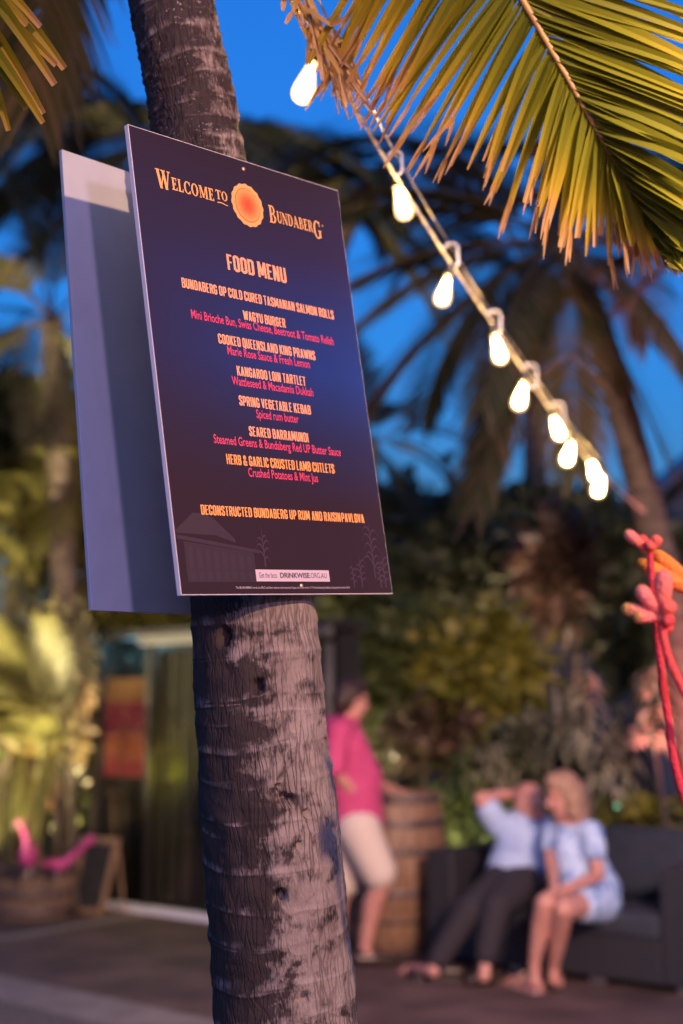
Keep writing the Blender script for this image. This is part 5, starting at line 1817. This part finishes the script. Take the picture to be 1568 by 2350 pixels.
q.box(ch + V((-.085, -.18, -.06)), (.10, .03, .035), Matrix.Rotation(R(-38), 3, 'Y'), bev=.01); q.build('sunglasses', M['dkplastic'], m2, True)
q = MB(); q.box(pe + V((.02, -.165, .045)), (.05, .012, .035), bev=.004); q.build('belt_buckle', M['brass'], m2)
# his slipped-off shoe beside the bare foot
sh0 = G(721 + .54 * 600, 1505 + .54 * 1372)
so2 = thing('loose_shoe', 'empty dark loafer lying on the paving beside the bald man bare foot', 'shoe', tuple(sh0))
q = MB(); shoe(q, sh0 + V((.03, .0, 0)), sh0 + V((-.24, -.02, 0)), .046); remesh(q, .009, 3).build('upper', M['leather'], so2, True)
q = MB(); q.box(sh0 + V((-.10, -.01, .006)), (.28, .085, .012), bev=.004); q.build('sole', M['dkplastic'], so2)

# --- blond woman
wp = Z(1185, 1000, 8.0)
m3 = thing('person', 'blond woman in patterned light blue dress sitting forward, hands on her knees', 'person', (wp.x, wp.y, 0))
bd = MB()
hd3 = Z(1058, 590, 7.98)
B3m = head(bd, hd3, V((-.80, -.35, -.18)), V((-.06, 0, 1)), 1.0)
nk = Z(1085, 700, 8.0)
bd.limb([(hd3 + V((.02, 0, -.05)), .050), (nk, .052)])
ch, ab, pe = Z(1110, 790, 7.98), Z(1150, 905, 7.98), wp
bd.limb([(nk, .07), (ch, .115), (ab, .12), (pe, .140)])
sA, sB = Z(1020, 745, 8.08), Z(1180, 750, 7.86)
bd.limb([(nk, .06), (sA, .052)]); bd.limb([(nk, .06), (sB, .052)])
eA, wA = Z(1008, 880, 7.92), Z(1022, 972, 7.68)
eB, wB = Z(1208, 930, 7.78), Z(1085, 985, 7.60)
bd.limb([(sA, .047), (eA, .038), (wA, .026)]); bd.limb([(sB, .047), (eB, .038), (wB, .026)])
hand(bd, wA, V((.0, -.5, -.8)), V((.2, .6, -.5)), .92, .5, 1)
hand(bd, wB, V((-.95, -.1, -.1)), V((0, .2, -.9)), .92, .5, -1)
hA, hB = Z(1150, 1030, 7.98), Z(1215, 1040, 7.90)
kA, kB = Z(985, 1050, 7.58), Z(1062, 1075, 7.50)
aA, aB = Z(938, 1300, 7.66), Z(1020, 1320, 7.72)
for hp_, kn_, an_ in ((hA, kA, aA), (hB, kB, aB)):
    bd.limb([(hp_, .095), (kn_, .056), (kn_.lerp(an_, .35) + V((0, .015, 0)), .054), (an_, .032)])
tA, tB = G(721 + .54 * 842, 1505 + .54 * 1400), G(721 + .54 * 1040, 1505 + .54 * 1385)
for an_, t_ in ((aA, tA), (aB, tB)):
    bd.limb([(an_, .032), (V((an_.x, an_.y, .055)), .032), (V((t_.x, t_.y, .032)), .024)])
    hl = V((an_.x + .03, an_.y + .02, .035)); bd.cap(V((an_.x, an_.y, .06)), .03, hl, .026)
    dt = V((t_.x - an_.x, t_.y - an_.y, 0)).normalized(); sx = V((-dt.y, dt.x, 0))
    for i in range(5):
        c = V((t_.x, t_.y, .026)) + sx * (.024 - .012 * i)
        bd.cap(c, .009, c + dt * (.032 - .004 * i), .007)
remesh(bd, .0065, 4).build('body', M['skin'], m3, True)
face_parts(hd3, B3m, m3)
q = MB()
for ox, oy, oz, r in ((0, -.02, .045, .092), (0, -.05, 0, .092), (.055, -.02, -.03, .062), (-.055, -.02, -.03, .062), (.065, -.01, -.09, .050), (-.065, -.01, -.09, .050), (0, -.065, -.07, .080), (.045, -.05, -.13, .055), (-.045, -.05, -.13, .055), (0, -.075, -.15, .062), (0, .045, .085, .05), (.03, -.07, -.18, .045), (-.03, -.07, -.18, .045)):
    q.ell(hd3 + B3m @ V((ox, oy, oz)), r * 1.02)
remesh(q, .010, 4).build('hair', M['hair_blond'], m3, True)
q = MB()
q.limb([(nk - V((0, 0, .045)), .078), (ch, .132), (ab, .140), (pe, .165)])
q.limb([(nk - V((0, 0, .05)), .062), (sA, .070), (sA.lerp(eA, .42), .068)]); q.limb([(nk - V((0, 0, .05)), .062), (sB, .070), (sB.lerp(eB, .42), .070)])
q.limb([(ch + V((-.05, -.05, -.03)), .085), (ab + V((-.06, -.06, -.02)), .10)])
q.limb([(hA, .120), (hA.lerp(kA, .48), .095)]); q.limb([(hB, .125), (hB.lerp(kB, .48), .095)])
remesh(q, .011, 5).build('dress', M['top_blue'], m3, True)
for an_, t_, mt in ((aA, tA, 'sandal'), (aB, tB, 'leather')):
    dt = V((t_.x - an_.x, t_.y - an_.y, 0)); L_ = dt.length; dt.normalize()
    sx = V((-dt.y, dt.x, 0))
    Bm = Matrix((dt, sx, V((0, 0, 1)))).transposed()
    q = MB(); q.box(V((an_.x, an_.y, .008)) + dt * (L_ * .5 + .01), (L_ + .11, .08, .016), Bm, bev=.006)
    q.tube(spline([V((an_.x, an_.y, .016)) + dt * (L_ * .6) + sx * .04, V((an_.x, an_.y, .075)) + dt * (L_ * .55), V((an_.x, an_.y, .016)) + dt * (L_ * .6) - sx * .04], 8), .008, 6)
    so3 = q.build('sandal', M[mt], m3, True)
    if mt == 'sandal':
        q = MB(); q.ell(V((an_.x, an_.y, .086)) + dt * (L_ * .5), (.014, .014, .010)); q.build('ornament', M['brass'], so3, True)

# ------------------------------------------------------------------ kangaroo paw at the right edge
kp0 = V((1.12, 2.25, 0))
kp = thing('kangaroo_paw', 'tall red kangaroo paw flowers glowing at the right edge of the view', 'flowering plant', tuple(kp0))


def paw_tube(mb, p, d, L, r, t0, t1):
    """one furry flower tube, widening to a rounded tip"""
    d = V(d).normalized()
    bend = V((0, 0, .18))
    pts = [p + d * L * s + bend * L * s * s * .6 for s in (0, .15, .35, .6, .8, .93, 1.0)]
    mb.tube(pts, [r * .55, r * .75, r * .9, r * 1.05, r * 1.08, r * .85, r * .3], 12, True, [lerp(t0, t1, s) for s in (0, .15, .35, .6, .8, .93, 1)])


KD = 2.2
def stalk(px, r0, r1, mat='paw', t=.1):
    q = MB(); c = spline(px, 40); q.tube(c, [lerp(r0, r1, i / 40) for i in range(41)], 10, tint=t); return q.build('stalk', M[mat], kp, True)
stalk([kp0, V((1.0, 2.24, .7)), P(1700, 1790, KD), P(1585, 1610, KD), P(1536, 1510, KD), P(1516, 1420, KD)], .009, .0066, t=.18)
stalk([kp0 + V((-.05, .03, 0)), P(1720, 2150, KD + .05), P(1572, 1830, KD + .05), P(1530, 1620, KD + .05), P(1508, 1440, KD + .05), P(1497, 1330, KD + .05), P(1490, 1255, KD + .05)], .008, .0055, t=.02)
stalk([kp0 + V((.06, .02, 0)), V((1.0, 2.25, .9)), P(1670, 1520, KD + .03), P(1650, 1385, KD + .07)], .008, .006, 'paw_orange', t=.3)
fl = MB()
c = P(1488, 1262, KD + .05); k = KD / FPX
for dx, dy, dz, L_, t1 in [(-46, -34, 0, 52, .92), (-12, -40, .03, 38, .2), (26, -30, -.03, 36, .45), (8, -26, -.05, 28, .4), (-26, -48, .05, 44, .3)]:
    d_ = V((dx * k, dz, -dy * k)); paw_tube(fl, c, d_, L_ * k * 1.25, .0088, .25, t1)
fl.build('flower_head', M['paw'], kp, True)
fl = MB()
c = P(1520, 1412, KD)
for dx, dy, dz, L_, t1, w in [(-62, -64, -.01, 82, .85, .0125), (2, -100, -.02, 96, .72, .0150), (-84, -10, .01, 92, 1.0, .0115), (-64, 8, 0, 68, 1.0, .011), (22, -38, -.03, 42, .35, .0135), (18, 22, -.02, 36, .1, .0105), (30, 60, .02, 50, .0, .010)]:
    d_ = V((dx * k, dz, -dy * k)); paw_tube(fl, c, d_, L_ * k * 1.0, w * .92, .55, t1)
fl.ell(c, (.011, .011, .015), tint=.5)
fl.build('flower_head', M['paw'], kp, True)
fl = MB()
c = P(1650, 1385, KD + .07)
for dx, dy, dz, L_, t1, w in [(-198, -86, 0, 205, .9, .0145), (-152, -112, .01, 185, .8, .0135), (-40, -70, -.04, 80, .5, .0125), (30, -60, 0, 80, .6, .0125), (-75, 20, .03, 80, .3, .011)]:
    d_ = V((dx * k, dz, -dy * k)); paw_tube(fl, c, d_, L_ * k, w * .85, .4, t1)
fl.build('flower_head', M['paw_orange'], kp, True)
lv = MB()
rg = random.Random(2)
for i in range(22):
    a = rg.uniform(0, 6.28); L_ = rg.uniform(.4, .75)
    d0 = V((math.cos(a) * .35, math.sin(a) * .35, 1)).normalized(); p = kp0.copy(); pts = [p.copy()]
    for j in range(5):
        p = p + d0 * L_ / 5; d0 = (d0 + V((math.cos(a) * .12, math.sin(a) * .12, -.1))).normalized(); pts.append(p.copy())
    lv.ribbon(pts, [.02, .024, .022, .018, .012, .002], V((-math.sin(a), math.cos(a), 0)), rg.random())
lv.build('leaves', M['leaf_green'], kp)

# ------------------------------------------------------------------ small garden lights seen as soft discs
for (u, v, dd, m, lb) in [(1042, 1450, 11.0, 'warm_led', 'tiny warm white garden light among the bushes below the sky gap'), (1420, 1846, 9.3, 'green_led', 'tiny green garden light in the plants above the sofa back')]:
    p = P(u, v, dd)
    t = thing('garden_light', lb, 'garden light', (p.x, p.y, 0))
    q = MB(); q.ell(p, .022, n=12, m=8); q.build('globe', M[m], t, True)
    q = MB(); q.tube([(p.x, p.y, 0), p - V((0, 0, .02))], .008, 6); q.build('stake', M['dkplastic'], t)
bpy.context.view_layer.update()
